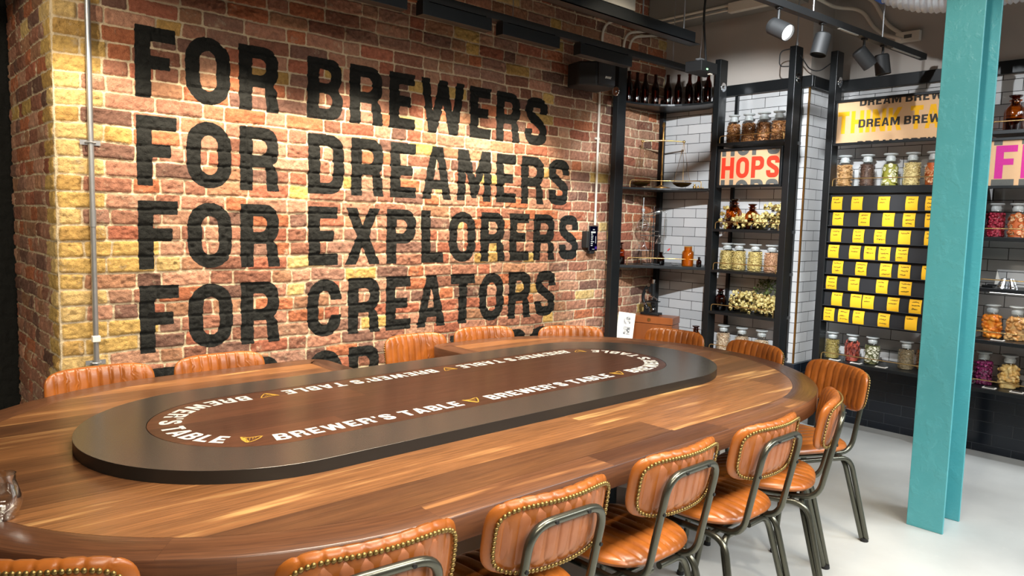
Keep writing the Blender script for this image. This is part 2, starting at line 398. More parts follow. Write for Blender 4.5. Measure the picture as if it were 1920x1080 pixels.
GL['D'] = (.66, [[[(0, 0)] + bowl(0, 0, .66, 1, k=.27)[1:], bowl(S, .19, .66-S+.005, .81, k=.1)]])
GL['R'] = (.66, [GL['P'][1][0], [[(.2, .4), (.42, .4), (.445, 0), (.665, 0), (.635, .36), (.5, .5), (.3, .5)]]])
GL['R'] = (.665, [GL['P'][1][0], [[(.215, .42), (.43, .37), (.445, .12), (.46, 0), (.67, 0), (.645, .14), (.63, .33), (.52, .47), (.3, .5)]]])
GL['B'] = (.65, [[[(0, 0)] + arc(.65-.24, .24, .24, .24, 270, 360) + [(.65, .36), (.57, .51), (.635, .66)] + arc(.635-.22, 1-.22, .22, .22, 0, 90) + [(0, 1)],
                  bowl(S, .18, .65-S+.01, .43, k=.1), bowl(S, .6, .635-S+.01, .82, k=.09)]])
GL['O'] = (.68, [ring(.68)])
h_ = .335; k_ = h_-S
GL['C'] = (.67, [[[(.67, .635)] + arc(h_, 1-h_, h_, h_, 0, 180) + arc(h_, h_, h_, h_, 180, 360) + [(.67, .37), (.67-S, .37)] + arc(h_, h_, k_, k_+.01, 360, 180) + arc(h_, 1-h_, k_, k_+.01, 180, 0) + [(.67-S, .635)]]])
GL['G'] = (.67, GL['C'][1] + [[rect(.36, .33, .67, .52)], [rect(.67-S, .2, .67, .4)]])
GL['S'] = (.65, [[stroke([(.54, .665), (.54, .76), (.50, .88), (.325, .90), (.15, .88), (.108, .74), (.13, .63), (.325, .51), (.52, .39), (.542, .26), (.50, .12), (.325, .10), (.15, .12), (.108, .24), (.108, .34)], S)]])
GL['U'] = (.67, [[[(0, 1), (0, h_)] + arc(h_, h_, h_, h_, 180, 360) + [(.67, 1), (.67-S, 1)] + arc(h_, h_, k_, k_, 360, 180) + [(S, 1)]]])
GL["'"] = (.2, [[[(0, 1), (.2, 1), (.15, .68), (.05, .68)]]])
def layout(text, gap=.135, space=.36):
    x = 0; out = []
    for ch in text:
        if ch == ' ': x += space-gap; continue
        out.append((ch, x)); x += GL[ch][0]+gap
    return out, x-gap
def clip_y(poly, y, keep_above):
    out = []
    for i in range(len(poly)):
        a, b = poly[i], poly[(i+1) % len(poly)]; ia = (a[1] >= y) == keep_above; ib = (b[1] >= y) == keep_above
        if ia: out.append(a)
        if ia != ib: t = (y-a[1])/(b[1]-a[1]); out.append((a[0]+t*(b[0]-a[0]), y))
    return out
def text_mesh(mb, text, fn, gap=.135, space=.36, width=None, clip=None):
    lay, tot = layout(text, gap, space); k = 1. if width is None else width/tot
    for ch, x0 in lay:
        for shp in GL[ch][1]:
            rings = [[((x0+x)*k, y) for x, y in rg] for rg in shp]
            if clip:
                rings = [clip_y(clip_y(rg, clip[0], True), clip[1], False) for rg in rings]; rings = [r for r in rings if len(r) > 2]
                if not rings: continue
            flat = [p for rg in rings for p in rg]
            tr = tessellate_polygon([[Vector((x, y, 0)) for x, y in rg] for rg in rings])
            mb.add([fn(x, y) for x, y in flat], tr)
    return tot*k

# ================================================================== SETTING
def hash2(ix, iy, seed):
    h = (ix.astype(np.int64)*374761393 + iy.astype(np.int64)*668265263 + seed*974634777) & 0xffffffff
    h = ((h ^ (h >> 13))*1274126177) & 0xffffffff; h ^= h >> 16
    return (h & 0xffff)/65535.
def vn(x, y, sc, seed):
    x = x/sc; y = y/sc; ix = np.floor(x); iy = np.floor(y); fx = x-ix; fy = y-iy
    fx = fx*fx*(3-2*fx); fy = fy*fy*(3-2*fy)
    a = hash2(ix, iy, seed); b = hash2(ix+1, iy, seed); c = hash2(ix, iy+1, seed); d = hash2(ix+1, iy+1, seed)
    return (a*(1-fx)+b*fx)*(1-fy) + (c*(1-fx)+d*fx)*fy
def sdf_poly(px, py, rings):
    d = np.full(px.shape, 9.); ins = np.zeros(px.shape, bool)
    for rg in rings:
        n = len(rg)
        for i in range(n):
            ax, ay = rg[i]; bx, by = rg[(i+1) % n]; ex, ey = bx-ax, by-ay; L = ex*ex+ey*ey
            if L < 1e-12: continue
            t = np.clip(((px-ax)*ex+(py-ay)*ey)/L, 0, 1); d = np.minimum(d, np.hypot(px-ax-t*ex, py-ay-t*ey))
            c = (ay > py) != (by > py)
            if ay != by: ins ^= c & (px < ax+(py-ay)*ex/ey)
    return np.where(ins, -d, d)
RED = [s2l(154, 108, 88), s2l(170, 124, 102), s2l(142, 98, 80), s2l(182, 138, 114), s2l(152, 116, 99), s2l(162, 102, 80), s2l(122, 92, 80), s2l(166, 124, 96), s2l(178, 112, 80), s2l(172, 132, 108)]
YEL = [s2l(198, 166, 100), s2l(182, 148, 88), s2l(206, 178, 120)]
def brick_wall(name, org, U, N, length, z0, z1, seed, quoin=None, words=(), res=.006, all_black=False):
    rr = np.random.RandomState(seed); nu = int(length/res)+1; nz = int((z1-z0)/res)+1
    u = np.linspace(0, length, nu); z = np.linspace(z0, z1, nz); uu, zz = np.meshgrid(u, z)
    CH = .0767
    wu = uu + (vn(uu, zz, .11, seed+1)-.5)*.012; wz = zz + (vn(uu, zz, .16, seed+2)-.5)*.012
    row = np.floor(wz/CH).astype(int); ed = np.zeros_like(uu); bc = np.zeros(uu.shape+(3,)); bh = np.zeros_like(uu)
    for r in range(row.min(), row.max()+1):
        m = row == r
        if not m.any(): continue
        edges = [0.] if quoin == 'start' else [-rr.rand()*.22]
        if quoin == 'start': edges.append(.2 if r % 2 else .105)
        while edges[-1] < length+.3: edges.append(edges[-1] + (.225 if rr.rand() < .52 else .114) + (rr.rand()-.5)*.014)
        if quoin == 'end':
            edges = [length-e for e in [0., .105 if r % 2 else .2]]
            while edges[-1] > -.3: edges.append(edges[-1] - (.225 if rr.rand() < .5 else .114))
            edges = edges[::-1]
        edges = np.array(edges); x = wu[m]; k = np.clip(np.searchsorted(edges, x)-1, 0, len(edges)-2)
        dx = np.minimum(x-edges[k], edges[k+1]-x); fz = wz[m]/CH-r; dz = np.minimum(fz, 1-fz)*CH
        # rounded-corner distance to the joint centre, minus half a joint
        a = np.minimum(dx, .02); b = np.minimum(dz, .02); q = .012-np.hypot(.012-np.minimum(a, .012), .012-np.minimum(b, .012))
        ed[m] = q-.0040
        cols = np.array([(RED[rr.randint(len(RED))] if rr.rand() > .045 else YEL[rr.randint(3)]) for _ in edges])
        cols *= (.82+.36*rr.rand(len(edges)))[:, None]
        if quoin == 'start': cols[0] = np.array(YEL[rr.randint(3)]); cols[1] = cols[0]*.95 if rr.rand() < .2 else cols[1]
        if quoin == 'end': cols[-2] = np.array(YEL[rr.randint(3)]); cols[-3] = cols[-3]*.85
        hs = rr.rand(len(edges))*.006-.003
        bc[m] = cols[k]; bh[m] = hs[k]
    s = np.clip((ed+.002)/.007, 0, 1); s = s*s*(3-2*s)
    n1 = vn(uu, zz, .03, seed+3)-.5; n2 = vn(uu, zz, .012, seed+4)-.5; n3 = vn(uu, zz, .4, seed+5)-.5
    pit = np.clip(vn(uu, zz, .022, seed+7)-.78, 0, 1)*.03
    h = s*(.010 + bh*1.2 + n1*.008 + n2*.007 - pit) + (1-s)*(n1*.006 + n2*.006) + n3*.008
    h *= np.clip(np.minimum(u, length-u)/.012, 0, 1)[None, :]
    ink = np.full(uu.shape, .05)
    for text, x0, x1, zb, hh in words:
        lay, tot = layout(text); k = (x1-x0)/tot
        for ch, gx in lay:
            xa = x0+gx*k; xb = xa+GL[ch][0]*k
            i0, i1 = np.searchsorted(u, [xa-.04, xb+.04]); j0, j1 = np.searchsorted(z, [zb-.04, zb+hh+.04])
            if j1 <= j0: continue
            sub = ink[j0:j1, i0:i1]
            for shp in GL[ch][1]:
                rings = [[(xa+x*k, zb+y*hh) for x, y in rg] for rg in shp]
                sub = np.minimum(sub, sdf_poly(uu[j0:j1, i0:i1], zz[j0:j1, i0:i1], rings))
            ink[j0:j1, i0:i1] = sub
    if all_black: ink[:] = -.05
    U = np.array(U, float); N = np.array(N, float)
    co = np.array(org)[None, None, :] + uu[..., None]*U + zz[..., None]*np.array([0, 0, 1.]) + h[..., None]*N
    idx = np.arange(nu*nz).reshape(nz, nu)
    q = np.stack([idx[:-1, :-1], idx[:-1, 1:], idx[1:, 1:], idx[1:, :-1]], -1).reshape(-1, 4)
    me = bpy.data.meshes.new(name); me.vertices.add(nu*nz); me.vertices.foreach_set('co', co.reshape(-1).astype(np.float32))
    me.loops.add(q.size); me.loops.foreach_set('vertex_index', q.reshape(-1).astype(np.int32)); me.polygons.add(len(q))
    me.polygons.foreach_set('loop_start', (np.arange(len(q))*4).astype(np.int32))
    me.polygons.foreach_set('use_smooth', np.ones(len(q), bool))
    me.update(calc_edges=True)
    for nm, arr in (('ed', ed), ('ink', ink)):
        at = me.attributes.new(nm, 'FLOAT', 'POINT'); at.data.foreach_set('value', arr.reshape(-1).astype(np.float32))
    at = me.attributes.new('bcol', 'FLOAT_COLOR', 'POINT'); at.data.foreach_set('color', np.concatenate([bc, np.ones(uu.shape+(1,))], -1).reshape(-1).astype(np.float32))
    me.materials.append(M['brick']); o = bpy.data.objects.new(name, me); COL.objects.link(o); return o

LINES = [(2.329, 'BREWERS', 1.966, 3.853), (1.909, 'DREAMERS', 1.972, 4.105), (1.5, 'EXPLORERS', 1.972, 4.229), (1.083, 'CREATORS', 1.964, 3.995), (.667, 'CRAFTERS', 1.966, 3.96)]
WORDS = []
for zt, wd, a, b in LINES:
    WORDS += [('FOR', 1.079-.74, 1.80-.74, zt-.337, .337), (wd, a-.74, b-.74, zt-.337, .337)]
struct(brick_wall('wall_left', (.74, 0, 0), (1, 0, 0), (0, -1, 0), 4.55, 0, 3.3, 11, 'start', WORDS), 'red brick wall painted with large black capital lettering')
struct(brick_wall('wall_recess', (.74, 1.06, 0), (0, -1, 0), (-1, 0, 0), 1.06, 0, 3.3, 23, 'end', res=.009), 'brick return of the wall with yellow corner bricks')
struct(brick_wall('wall_far', (-2.2, 1.06, 0), (1, 0, 0), (0, -1, 0), 2.94, 0, 3.3, 37, res=.012, all_black=True), 'black painted brick wall beyond the brick corner')

X0, X1, YP = 5.25, 5.57, -1.29      # tiled wall plane, recessed plane, y of the jog
def tuv(c, n): return ((c.y+10+.005, c.z+.0767*.33) if abs(n.x) > .5 else (c.x+.1, c.z+.0767*.33))
mb = MB(); TZ = 2.5; BZ = .435
mb.b2((X0, .12, BZ), (X0+.6, YP, TZ)); mb.b2((X1, YP, BZ), (X1+.3, -7, TZ))
struct(mb.build('wall_right', M['tile_white'], smooth=0, uv=tuv), 'white metro tiled wall with dark grout')
mb = MB(); mb.b2((X0, .12, 0), (X0+.6, YP, BZ)); mb.b2((X1-.012, YP, 0), (X1+.3, -7, BZ)); mb.b2((X0-.02, .0, 0), (X0, YP-.02, BZ)); mb.b2((X0, YP-.02, 0), (X1, YP, BZ))
struct(mb.build('baseboard_right', M['tile_dark'], smooth=0, uv=tuv), 'dark tiled base of the tiled wall')
mb = MB(); mb.b2((X0, .12, TZ), (X0+.6, YP, 3.3)); mb.b2((X1, YP, TZ), (X1+.3, -7, 3.3))
struct(mb.build('wall_upper', M['grey_paint'], smooth=0), 'grey plaster wall above the tiles')
for i, (a, b) in enumerate([((X0-.035, -.58, 2.466), (X0, YP-.035, 2.547)), ((X0, YP-.035, 2.466), (X1, YP, 2.547)), ((X1-.035, YP-.035, 2.462), (X1, -7, 2.544))]):
    mb = MB(); mb.b2(a, b); struct(mb.build('trim_%d' % (i+1), M['black_steel'], smooth=0, bevel=.003), 'flat black steel band along the top of the tiles')
mb = MB(); mb.b2((X0-.008, YP-.008, BZ), (X0+.004, YP+.004, 2.466)); struct(mb.build('trim_4', M['old_brass'], smooth=0), 'thin metal corner strip on the tiled corner')
mb = MB(); mb.b2((-4, -7, -.1), (6.2, 1.4, 0)); struct(mb.build('floor', M['floor'], smooth=0), 'pale grey polished concrete floor')
mb = MB(); mb.b2((-4, -7, 3.3), (6.2, 1.4, 3.4)); struct(mb.build('ceiling', M['ceiling_grey'], smooth=0))
mb = MB(); mb.b2((-4.1, -7, 0), (-4, 1.4, 3.3)); struct(mb.build('wall_side', M['room_white'], smooth=0))
mb = MB(); mb.b2((-4, -7.1, 0), (6.2, -7, 3.3)); struct(mb.build('wall_back', M['room_white'], smooth=0))
mb = MB(); mb.b2((4.98, -.02, 3.07), (X0+.01, YP+.05, 3.3)); struct(mb.build('trim_5', M['duct_grey'], smooth=0), 'grey boxed soffit where the plaster wall meets the ceiling')

# ================================================================== TABLE
CX, CY, TL, TR = 1.879, -1.569, .8386, .9774
NX0, NX1, NY = 1.74, 2.385, -1.2
def stadium(cx, cy, L, Rr, n=40):
    return [(cx+L+Rr*math.cos(R(a)), cy+Rr*math.sin(R(a))) for a in np.linspace(-90, 90, n)] + [(cx-L+Rr*math.cos(R(a)), cy+Rr*math.sin(R(a))) for a in np.linspace(90, 270, n)]
def densify(p, d):
    out = []
    for i in range(len(p)):
        a, b = p[i], p[(i+1) % len(p)]; n = max(1, int(math.dist(a, b)/d))
        for k in range(n): out.append((a[0]+(b[0]-a[0])*k/n, a[1]+(b[1]-a[1])*k/n))
    return out
def table_outline():
    st = stadium(CX, CY, TL, TR); k = len(st)//2; yf = CY+TR
    f = lambda a, b, c: [(p.x, p.y) for p in fillet([(*a, 0), (*b, 0), (*c, 0)], .115, 7)[1:-1]]
    mid = f((NX1+.3, yf), (NX1, yf), (NX1, NY)) + f((NX1, yf), (NX1, NY), (NX0, NY)) + f((NX1, NY), (NX0, NY), (NX0, yf)) + f((NX0, NY), (NX0, yf), (NX0-.3, yf))
    return densify(st[:k] + mid + st[k:], .06)
def offset(p, d):
    out = []; n = len(p)
    for i in range(n):
        a, b, c = Vector(p[i-1]), Vector(p[i]), Vector(p[(i+1) % n])
        t0 = (b-a).normalized(); t1 = (c-b).normalized(); n0 = Vector((-t0.y, t0.x)); n1 = Vector((-t1.y, t1.x))
        nn = (n0+n1); nn.normalize(); q = b + nn*d/max(.5, nn.dot(n0)); out.append((q.x, q.y))
    return out
OUT = table_outline(); INN = offset(OUT, .105); INF = offset(OUT, .1062)
table = thing('meeting_table', 'long oval walnut meeting table with a notch in its far side', 'table', (0, 0, 0))
TZ0, TZ1 = .682, .75
mb = MB(); mb.prism(INF, .72, TZ1)
mb.build('table_top', M['walnut'], table, smooth=30, uv=lambda c, n: (c.x, c.y))
mb = MB(); n = len(OUT); arcl = [0.]
for i in range(n): arcl.append(arcl[-1]+math.dist(OUT[i], OUT[(i+1) % n]))
e = .004; OB = offset(OUT, e)
vs = []; uvs = []
for (lp, z, v) in ((OUT, TZ0, -.066), (OUT, TZ1-e, -.002), (OB, TZ1, .004), (INN, TZ1, .105), (INN, .72, .13)):
    for i in range(n+1): vs.append((lp[i % n][0], lp[i % n][1], z)); uvs.append((arcl[i], v))
fs = [(k*(n+1)+i, k*(n+1)+i+1, (k+1)*(n+1)+i+1, (k+1)*(n+1)+i) for k in range(4) for i in range(n)]
mb.add(vs, fs); rim = mb.build('table_rim', M['walnut_rim'], table, smooth=50)
L = rim.data.uv_layers.new(name='UVMap')
for p in rim.data.polygons:
    for li in p.loop_indices: L.data[li].uv = uvs[rim.data.loops[li].vertex_index]
mb = MB(); mb.prism(offset(OUT, .03), .668, .7195); mb.build('underframe', M['black_matte'], table, smooth=30)
for px, py in ((.98, CY), (2.78, CY)):
    pd = MB().cyl((px, py, .03), (px, py, .67), .06, n=24).build('pedestal', M['black_steel'], table)
    MB().lathe([(0, .0), (.34, 0), (.345, .012), (.32, .03), (.1, .05), (.06, .06), (0, .06)], (px, py, 0), 40).build('pedestal_foot', M['black_steel'], pd)
    MB().box((px, py, .65), (.7, .9, .03)).build('top_bracket', M['black_steel'], pd, smooth=0)

PX, PY, PL, PR, IR, IL, IX = 1.872, -1.578, .895, .508, .3236, .848, 1.84
plate = thing('centre_plate', 'raised dark bronze oval plate with inlaid lettering on the walnut table', 'table centre plate', (0, 0, 0))
ZP = .787
so = stadium(PX, PY, PL, PR, 48); ob = offset(so, .0004); si = stadium(IX, CY, IL, IR+.0025, 48)
mb = MB(); n = len(so)
mb.cur = 1; mb.add([(x, y, .7502) for x, y in so] + [(x, y, ZP-.0004) for x, y in so], [(i, (i+1) % n, n+(i+1) % n, n+i) for i in range(n)])
mb.cur = 0
tr = tessellate_polygon([[Vector((*p, 0)) for p in ob], [Vector((*p, 0)) for p in si]])
mb.add([(x, y, ZP-.0004) for x, y in so] + [(x, y, ZP) for x, y in ob], [(i, (i+1) % n, n+(i+1) % n, n+i) for i in range(n)])
mb.add([(x, y, ZP) for x, y in ob+si], tr)
mb.cur = 1; mb.add([(x, y, ZP) for x, y in si] + [(x, y, ZP-.006) for x, y in si], [(i, (i+1) % n, n+(i+1) % n, n+i) for i in range(n)] + [tuple(range(n, 2*n))])
mb.build('plate', [M['bronze'], M['bronze_edge_shaded']], plate, smooth=25)
inl = MB().prism(stadium(IX, CY, IL, IR, 48), ZP-.0055, ZP-.0003).build('wood_inlay', M['walnut_dark'], plate, smooth=30, uv=lambda c, n: (c.x, c.y))
RB, RM = .29, .256
def track(s, d, z=ZP+.0003):
    r = RB-d; a = 2*IL; c = math.pi*RM; s = s % (2*a+2*c); xl, xr = IX-IL, IX+IL
    if s < a: return (xl+s, CY-r, z)
    s -= a
    if s < c: t = -math.pi/2+s/RM; return (xr+r*math.cos(t), CY+r*math.sin(t), z)
    s -= c
    if s < a: return (xr-s, CY+r, z)
    t = math.pi/2+(s-a)/RM; return (xl+r*math.cos(t), CY+r*math.sin(t), z)
H = .066; PER = (4*IL+2*math.pi*RM)/6
harp = [[(0, .98), (.16, 1.02), (.28, .7), (.5, .05), (.42, 0), (.34, .04), (.14, .5)], stroke([(.1, .97), (.3, .84), (.55, .86), (.8, 1.), (.97, .96)], .075), stroke([(.93, .95), (.8, .6), (.45, .03)], .06)] + [stroke([(.3+.13*i, .84+.02*i), (.36+.1*i, .16+.17*i)], .018, 1) for i in range(4)]
for k in range(6):
    s0 = -.055 + k*PER
    lay, tot = layout("BREWER'S TABLE", .15, .5); kx = .70/tot
    for part in (lay[:8], lay[8:]):
        mb = MB()
        for chx, gx in part: text_mesh(mb, chx, lambda x, y: track(s0+(gx+x)*kx, y*H))
        mb.build('lettering', M['white_paint'], inl, smooth=0)
    hb = MB(); hs = s0+.70+(PER-.70)/2-.036
    for pg in harp:
        hb.add([track(hs+x*.075, (y*.9+.05)*H) for x, y in pg], tessellate_polygon([[Vector((x, y, 0)) for x, y in pg]]))
    hb.build('harp_emblem', M['gold'], plate, smooth=0)

g = thing('tasting_glass', 'small clear tulip shaped tasting glass standing on the walnut table', 'glass', (.252, -1.925, .7503))
prof = [(0, .002), (.018, .0), (.021, .002), (.022, .006), (.031, .02), (.0365, .038), (.036, .052), (.029, .074), (.0245, .09), (.0255, .104)]
MB().lathe(prof + [(r-.0015, z) for r, z in prof[::-1] if z > .01] + [(0, .012)], n=40).build('bowl', M['lab_glass'], g, smooth=60)

# ================================================================== CHAIRS
def cushion(mb, w, h, tf, tb, fn, ribs, nu=72, nv=18, ex=4.2, sides=(True, True), groove=.3, side='u', gb=None):
    gb = groove if gb is None else gb
    U = np.linspace(-1, 1, nu+1); V = np.linspace(-1, 1, nv+1)
    U = np.sign(U)*(1-(1-np.abs(U))**1.25); V = np.sign(V)*(1-(1-np.abs(V))**1.5)
    def pt(u, v, sg, t, gr):
        mx = max(abs(u), abs(v), 1e-9)
        if mx < 1e-6: x = y = 0.
        else:
            sq = 1/max(abs(u)/mx, abs(v)/mx); k = 1/((abs(u)/mx)**ex+(abs(v)/mx)**ex)**(1/ex); x, y = u*k, v*k
        q = (x if side == 'u' else y)
        ph = (q*.5+.5)*ribs; d = abs(ph-round(ph))/ribs*(w if side == 'u' else h)
        gv = math.exp(-(d/.0052)**2)*gr if 0 < round(ph) < ribs else 0
        mm = min(1., mx); c = t*(max(0., 1-mm**5))**.5*(1-gv)
        sh = 1-.012*gv
        return fn(x*w/2*sh, y*h/2*sh, sg*c)
    k = nu+1
    for sg, t, on, gr in ((1, tf, sides[0], groove), (-1, tb, sides[1], gb)):
        if not on: continue
        vs = [pt(u, v, sg, t, gr) for v in V for u in U]
        mb.add(vs, [(j*k+i, j*k+i+1, (j+1)*k+i+1, (j+1)*k+i) for j in range(nv) for i in range(nu)])
BC = Vector((0, -.241, .702)); BU = Vector((0, -.16, .987)); BN = Vector((0, .987, .16))
def bfn(a, b, c): return BC + Vector((1, 0, 0))*a + BU*b + BN*(c + 1.05*a*a - .012)
def make_chair(label):
    t = thing('dining_chair', label, 'chair', (0, 0, 0), 0, 'leather chairs around the oval table')
    mb = MB(); cushion(mb, .415, .205, .028, .02, bfn, 10, nu=130); bk = mb.build('backrest', M['leather'], t, smooth=70)
    mb = MB(); cushion(mb, .415*.88, .205*.80, .0, .0235, bfn, 9, nu=132, nv=14, sides=(False, True), groove=.3); mb.build('back_panel', M['leather_back'], bk, smooth=70)
    mb = MB(); N = 84; ex = 4.2
    pts = []
    for i in range(720):
        a = 2*math.pi*i/720; c, s_ = math.cos(a), math.sin(a); k = 1/(abs(c)**ex+abs(s_)**ex)**(1/ex); pts.append((c*k*.415*.462, s_*k*.205*.435))
    acc = [0]
    for i in range(720): acc.append(acc[-1]+math.dist(pts[i], pts[(i+1) % 720]))
    j = 0
    for i in range(N):
        while acc[j] < acc[-1]*i/N: j += 1
        x, y = pts[j % 720]; mb.blob(bfn(x, y, -.0205), (.0064, .0064, .0048), BN.to_track_quat('Z', 'Y').to_matrix(), 1)
    mb.build('nail_trim', M['stud'], bk, smooth=60)
    mb = MB()
    def sfn(a, b, c): 
        k = 1 - .1*max(0, -b/.2)**2
        return Vector((a*k, b-.005, .452+c - .012*(b/.2)**2*(1 if b > 0 else .3)))
    cushion(mb, .42, .41, .03, .026, sfn, 9, nu=64, nv=32, ex=3.2, gb=0); mb.build('seat', M['leather'], t, smooth=70)
    hp = fillet([(-.115, .15, .407), (-.125, -.222, .407), (-.125, -.29, .742), (.125, -.29, .742), (.125, -.222, .407), (.115, .15, .407)], .065, 8)
    hoop = MB().tube(hp, .0115, 12).build('back_frame', M['frame_tube'], t, smooth=60)
    for x, z in ((-.055, .742), (.055, .742), (-.127, .63), (.127, .63)):
        y = -.222-(z-.407)*.203; MB().cyl((x, y-.006, z), (x, y-.0145, z-.001), .0052, n=10).build('bolt', M['rubber'], hoop)
    for y in (.13, -.13): MB().box((0, y, .412), (.25, .03, .012)).tube([(-.165, y, .398), (.165, y, .398)], .01, 10).build('cross_bar', M['frame_tube'], t)
    for sx in (-1, 1):
        mb = MB()
        mb.tube(fillet([(sx*.168, .1, .398), (sx*.168, -.185, .398), (sx*.205, -.275, .012)], .06, 8), .0115, 12)
        mb.tube(fillet([(sx*.02, -.165, .392), (sx*.15, -.165, .392), (sx*.19, -.262, .012)], .05, 8), .0115, 12)
        lg = mb.build('leg', M['frame_tube'], t, smooth=60)
        MB().cyl((sx*.1975, -.27, 0), (sx*.1973, -.2685, .016), .019, .018, 14).build('rubber_foot', M['rubber'], lg)
        lg = MB().tube(fillet([(sx*.168, -.02, .398), (sx*.168, .165, .398), (sx*.2, .225, .012)], .05, 8), .0115, 12).build('leg', M['frame_tube'], t, smooth=60)
        MB().cyl((sx*.2, .226, 0), (sx*.2, .2255, .016), .015, .014, 14).build('rubber_foot', M['rubber'], lg)
    return t
CH = [
 ('studded tan leather chair at the near table edge, beside the edge-on chair', (2.335, -2.42), 0),
 ('studded tan leather chair cut off by the bottom of the picture, seat unseen', (.82, -2.375), -6),
 ('studded tan leather chair at the near table edge, second from the tasting glass end', (1.295, -2.412), -2),
 ('studded tan leather chair at the near table edge, third from the tasting glass end', (1.825, -2.407), 0),
 ('tan leather chair seen edge-on at the rounded table end', (2.78, -2.395), 24),
 ('tan leather chair showing its ribbed front, standing nearest the teal column', (3.33, -2.26), 64),
 ('tan leather chair of which only a corner shows below the tasting glass', (.385, -2.09), -40),
 ('tan leather chair by the brick wall, closest to the galvanised pipe', (.79, -.745), 182),
 ('tan leather chair by the brick wall, between the pipe side chair and the table notch', (1.277, -.735), 180),
 ('tan leather chair standing in the open notch of the table', (2.36, -.742), 180),
 ('tan leather chair by the brick wall, next past the table notch', (2.82, -.73), 168),
 ('tan leather chair in front of the black post with the white booklet', (3.215, -.955), 143),
 ('tan leather chair at the table end in front of the wooden chest', (3.575, -1.25), 94),
 ('tan leather chair at the table end in front of the grain jars', (3.55, -1.735), 75)]
proto = make_chair(CH[0][0]); proto.location = (*CH[0][1], 0)
for lb, (x, y), a in CH[1:]: dup(proto, (x, y, 0), R(a), lb)

# ================================================================== SHELVING
def rail(mb, a, b, z, h=.055, r=.0035, mids=()):
    a = Vector((*a, z)); b = Vector((*b, z)); u = Vector((0, 0, h))
    pts = [a, a+u] + [Vector((*q, z))+u for q in mids] + [b+u, b]
    return mb.tube(fillet(pts, .022, 6), r, 8)
def shelf(parent, a, b, zt, th=.02, xb=None, railed=True, mats=None, rh=.055):
    """a,b = (x, y) ends of the front edge, board runs back to xb"""
    mb = MB(); mb.b2((a[0], a[1], zt-th), (xb, b[1], zt)); s = mb.build('shelf', mats or M['black_steel'], parent, smooth=0, bevel=.002)
    if railed:
        d = -1 if b[1] < a[1] else 1
        rail(MB(), (a[0]+.012, a[1]+d*.015), (a[0]+.012, b[1]-d*.015), zt-.002, rh).build('rail', M['brass'], s, smooth=60)
    return s
def post(parent, x0, x1, y0, y1, zt, name='post', zb=0.):
    return MB().b2((x0, y0, zb), (x1, y1, zt)).build(name, M['black_steel'], parent, smooth=0, bevel=.003)
def disc(parent, c, nrm):
    q = Vector(nrm).to_track_quat('Z', 'Y').to_matrix()
    d = MB().lathe([(0, .012), (.01, .012), (.012, .004), (.033, .004), (.036, 0), (0, 0)], c, 24, q).build('fixing_disc', M['chrome'], parent, smooth=30); return d

P1X0, P1X1, P1Y0, P1Y1 = 4.472, 4.573, -.15, -.10
FX, BX = 5.0, 5.25           # bay by the corner: front plane, wall plane
F2, B2 = 5.25, 5.57          # recessed bays
def front_arc(sag, n=12):
    a = Vector((P1X1, P1Y0)); b = Vector((FX, -.653)); m = (a+b)/2; nrm = Vector((.762, .647))
    return [tuple(a*(1-t)+b*t + nrm*sag*4*t*(1-t)) for t in [i/n for i in range(n+1)]]
cs = thing('corner_shelving', 'black steel corner shelving with curved shelves against the brick wall', 'shelving unit')
post(cs, P1X0, P1X1, P1Y0, P1Y1, 2.66); post(cs, 5.165, 5.205, -.075, -.035, 2.49, 'rear_post')
disc(cs, (P1X0, -.125, 2.46), (-1, 0, 0))
for zt, th, sag, railed in ((2.401, .016, .17, False), (1.737, .016, .1, True), (1.122, .022, .04, True), (.47, .03, .0, False)):
    fa = front_arc(sag); poly = fa + [(5.1, -.648), (BX-.002, -.46), (BX-.002, -.012), (P1X1, -.012)]
    s = MB().prism(poly[::-1], zt-th, zt).build('shelf', M['black_steel'], cs, smooth=0, bevel=.002)
    if railed:
        q = [(x+.02, y+.016) for x, y in fa]; rail(MB(), q[1], q[-2], zt-.002, .06, .0035, q[2:-2]).build('rail', M['brass'], s, smooth=60)
su = thing('shelving_unit', 'black steel shelving unit between the curved corner shelves and the tiled wall corner', 'shelving unit', group=None)
PY0, PY1 = -.703, -1.25
post(su, FX, FX+.1, -.703, -.653, 2.71); post(su, FX, FX+.1, -1.30, -1.25, 2.72)
disc(su, (FX+.05, -.7035, 2.505), (0, -1, 0)); disc(su, (FX+.05, -1.3005, 2.505), (0, -1, 0))
for zt in (2.078, 1.428, 1.113, .79, .475): shelf(su, (FX, PY0), (FX, PY1), zt, .022, BX-.002)
for y in (-.718, -1.236): MB().b2((BX-.03, y-.012, .475), (BX-.006, y+.012, 2.46)).build('rear_upright', M['black_steel'], su, smooth=0)
ru = thing('shelving_unit', 'black steel shelving unit holding the board of yellow notes', 'shelving unit')
post(ru, F2, F2+.1, -1.48, -1.43, 2.70); post(ru, F2, F2+.1, -2.441, -2.39, 2.70)
disc(ru, (F2+.06, -1.4805, 2.49), (0, -1, 0)); disc(ru, (F2+.06, -2.4415, 2.49), (0, -1, 0)); disc(ru, (F2+.02, -2.4415, .41), (0, -1, 0))
shelf(ru, (F2, -1.48), (F2, -2.39), 1.752, .05, B2-.002); shelf(ru, (F2, -1.48), (F2, -2.39), .503, .022, B2-.002)
MB().b2((F2+.02, -1.478, .40), (B2, -1.44, .49)).build('bracket', M['black_steel'], ru, smooth=0)
fu = thing('shelving_unit', 'black steel shelving unit beyond the teal column, with preserved fruit jars', 'shelving unit')
post(fu, F2, F2+.1, -3.45, -3.40, 2.70)
for zt in (2.075, 1.425, 1.11, .785, .478): sh = shelf(fu, (F2, -2.441), (F2, -3.40), zt, .024, B2-.002)
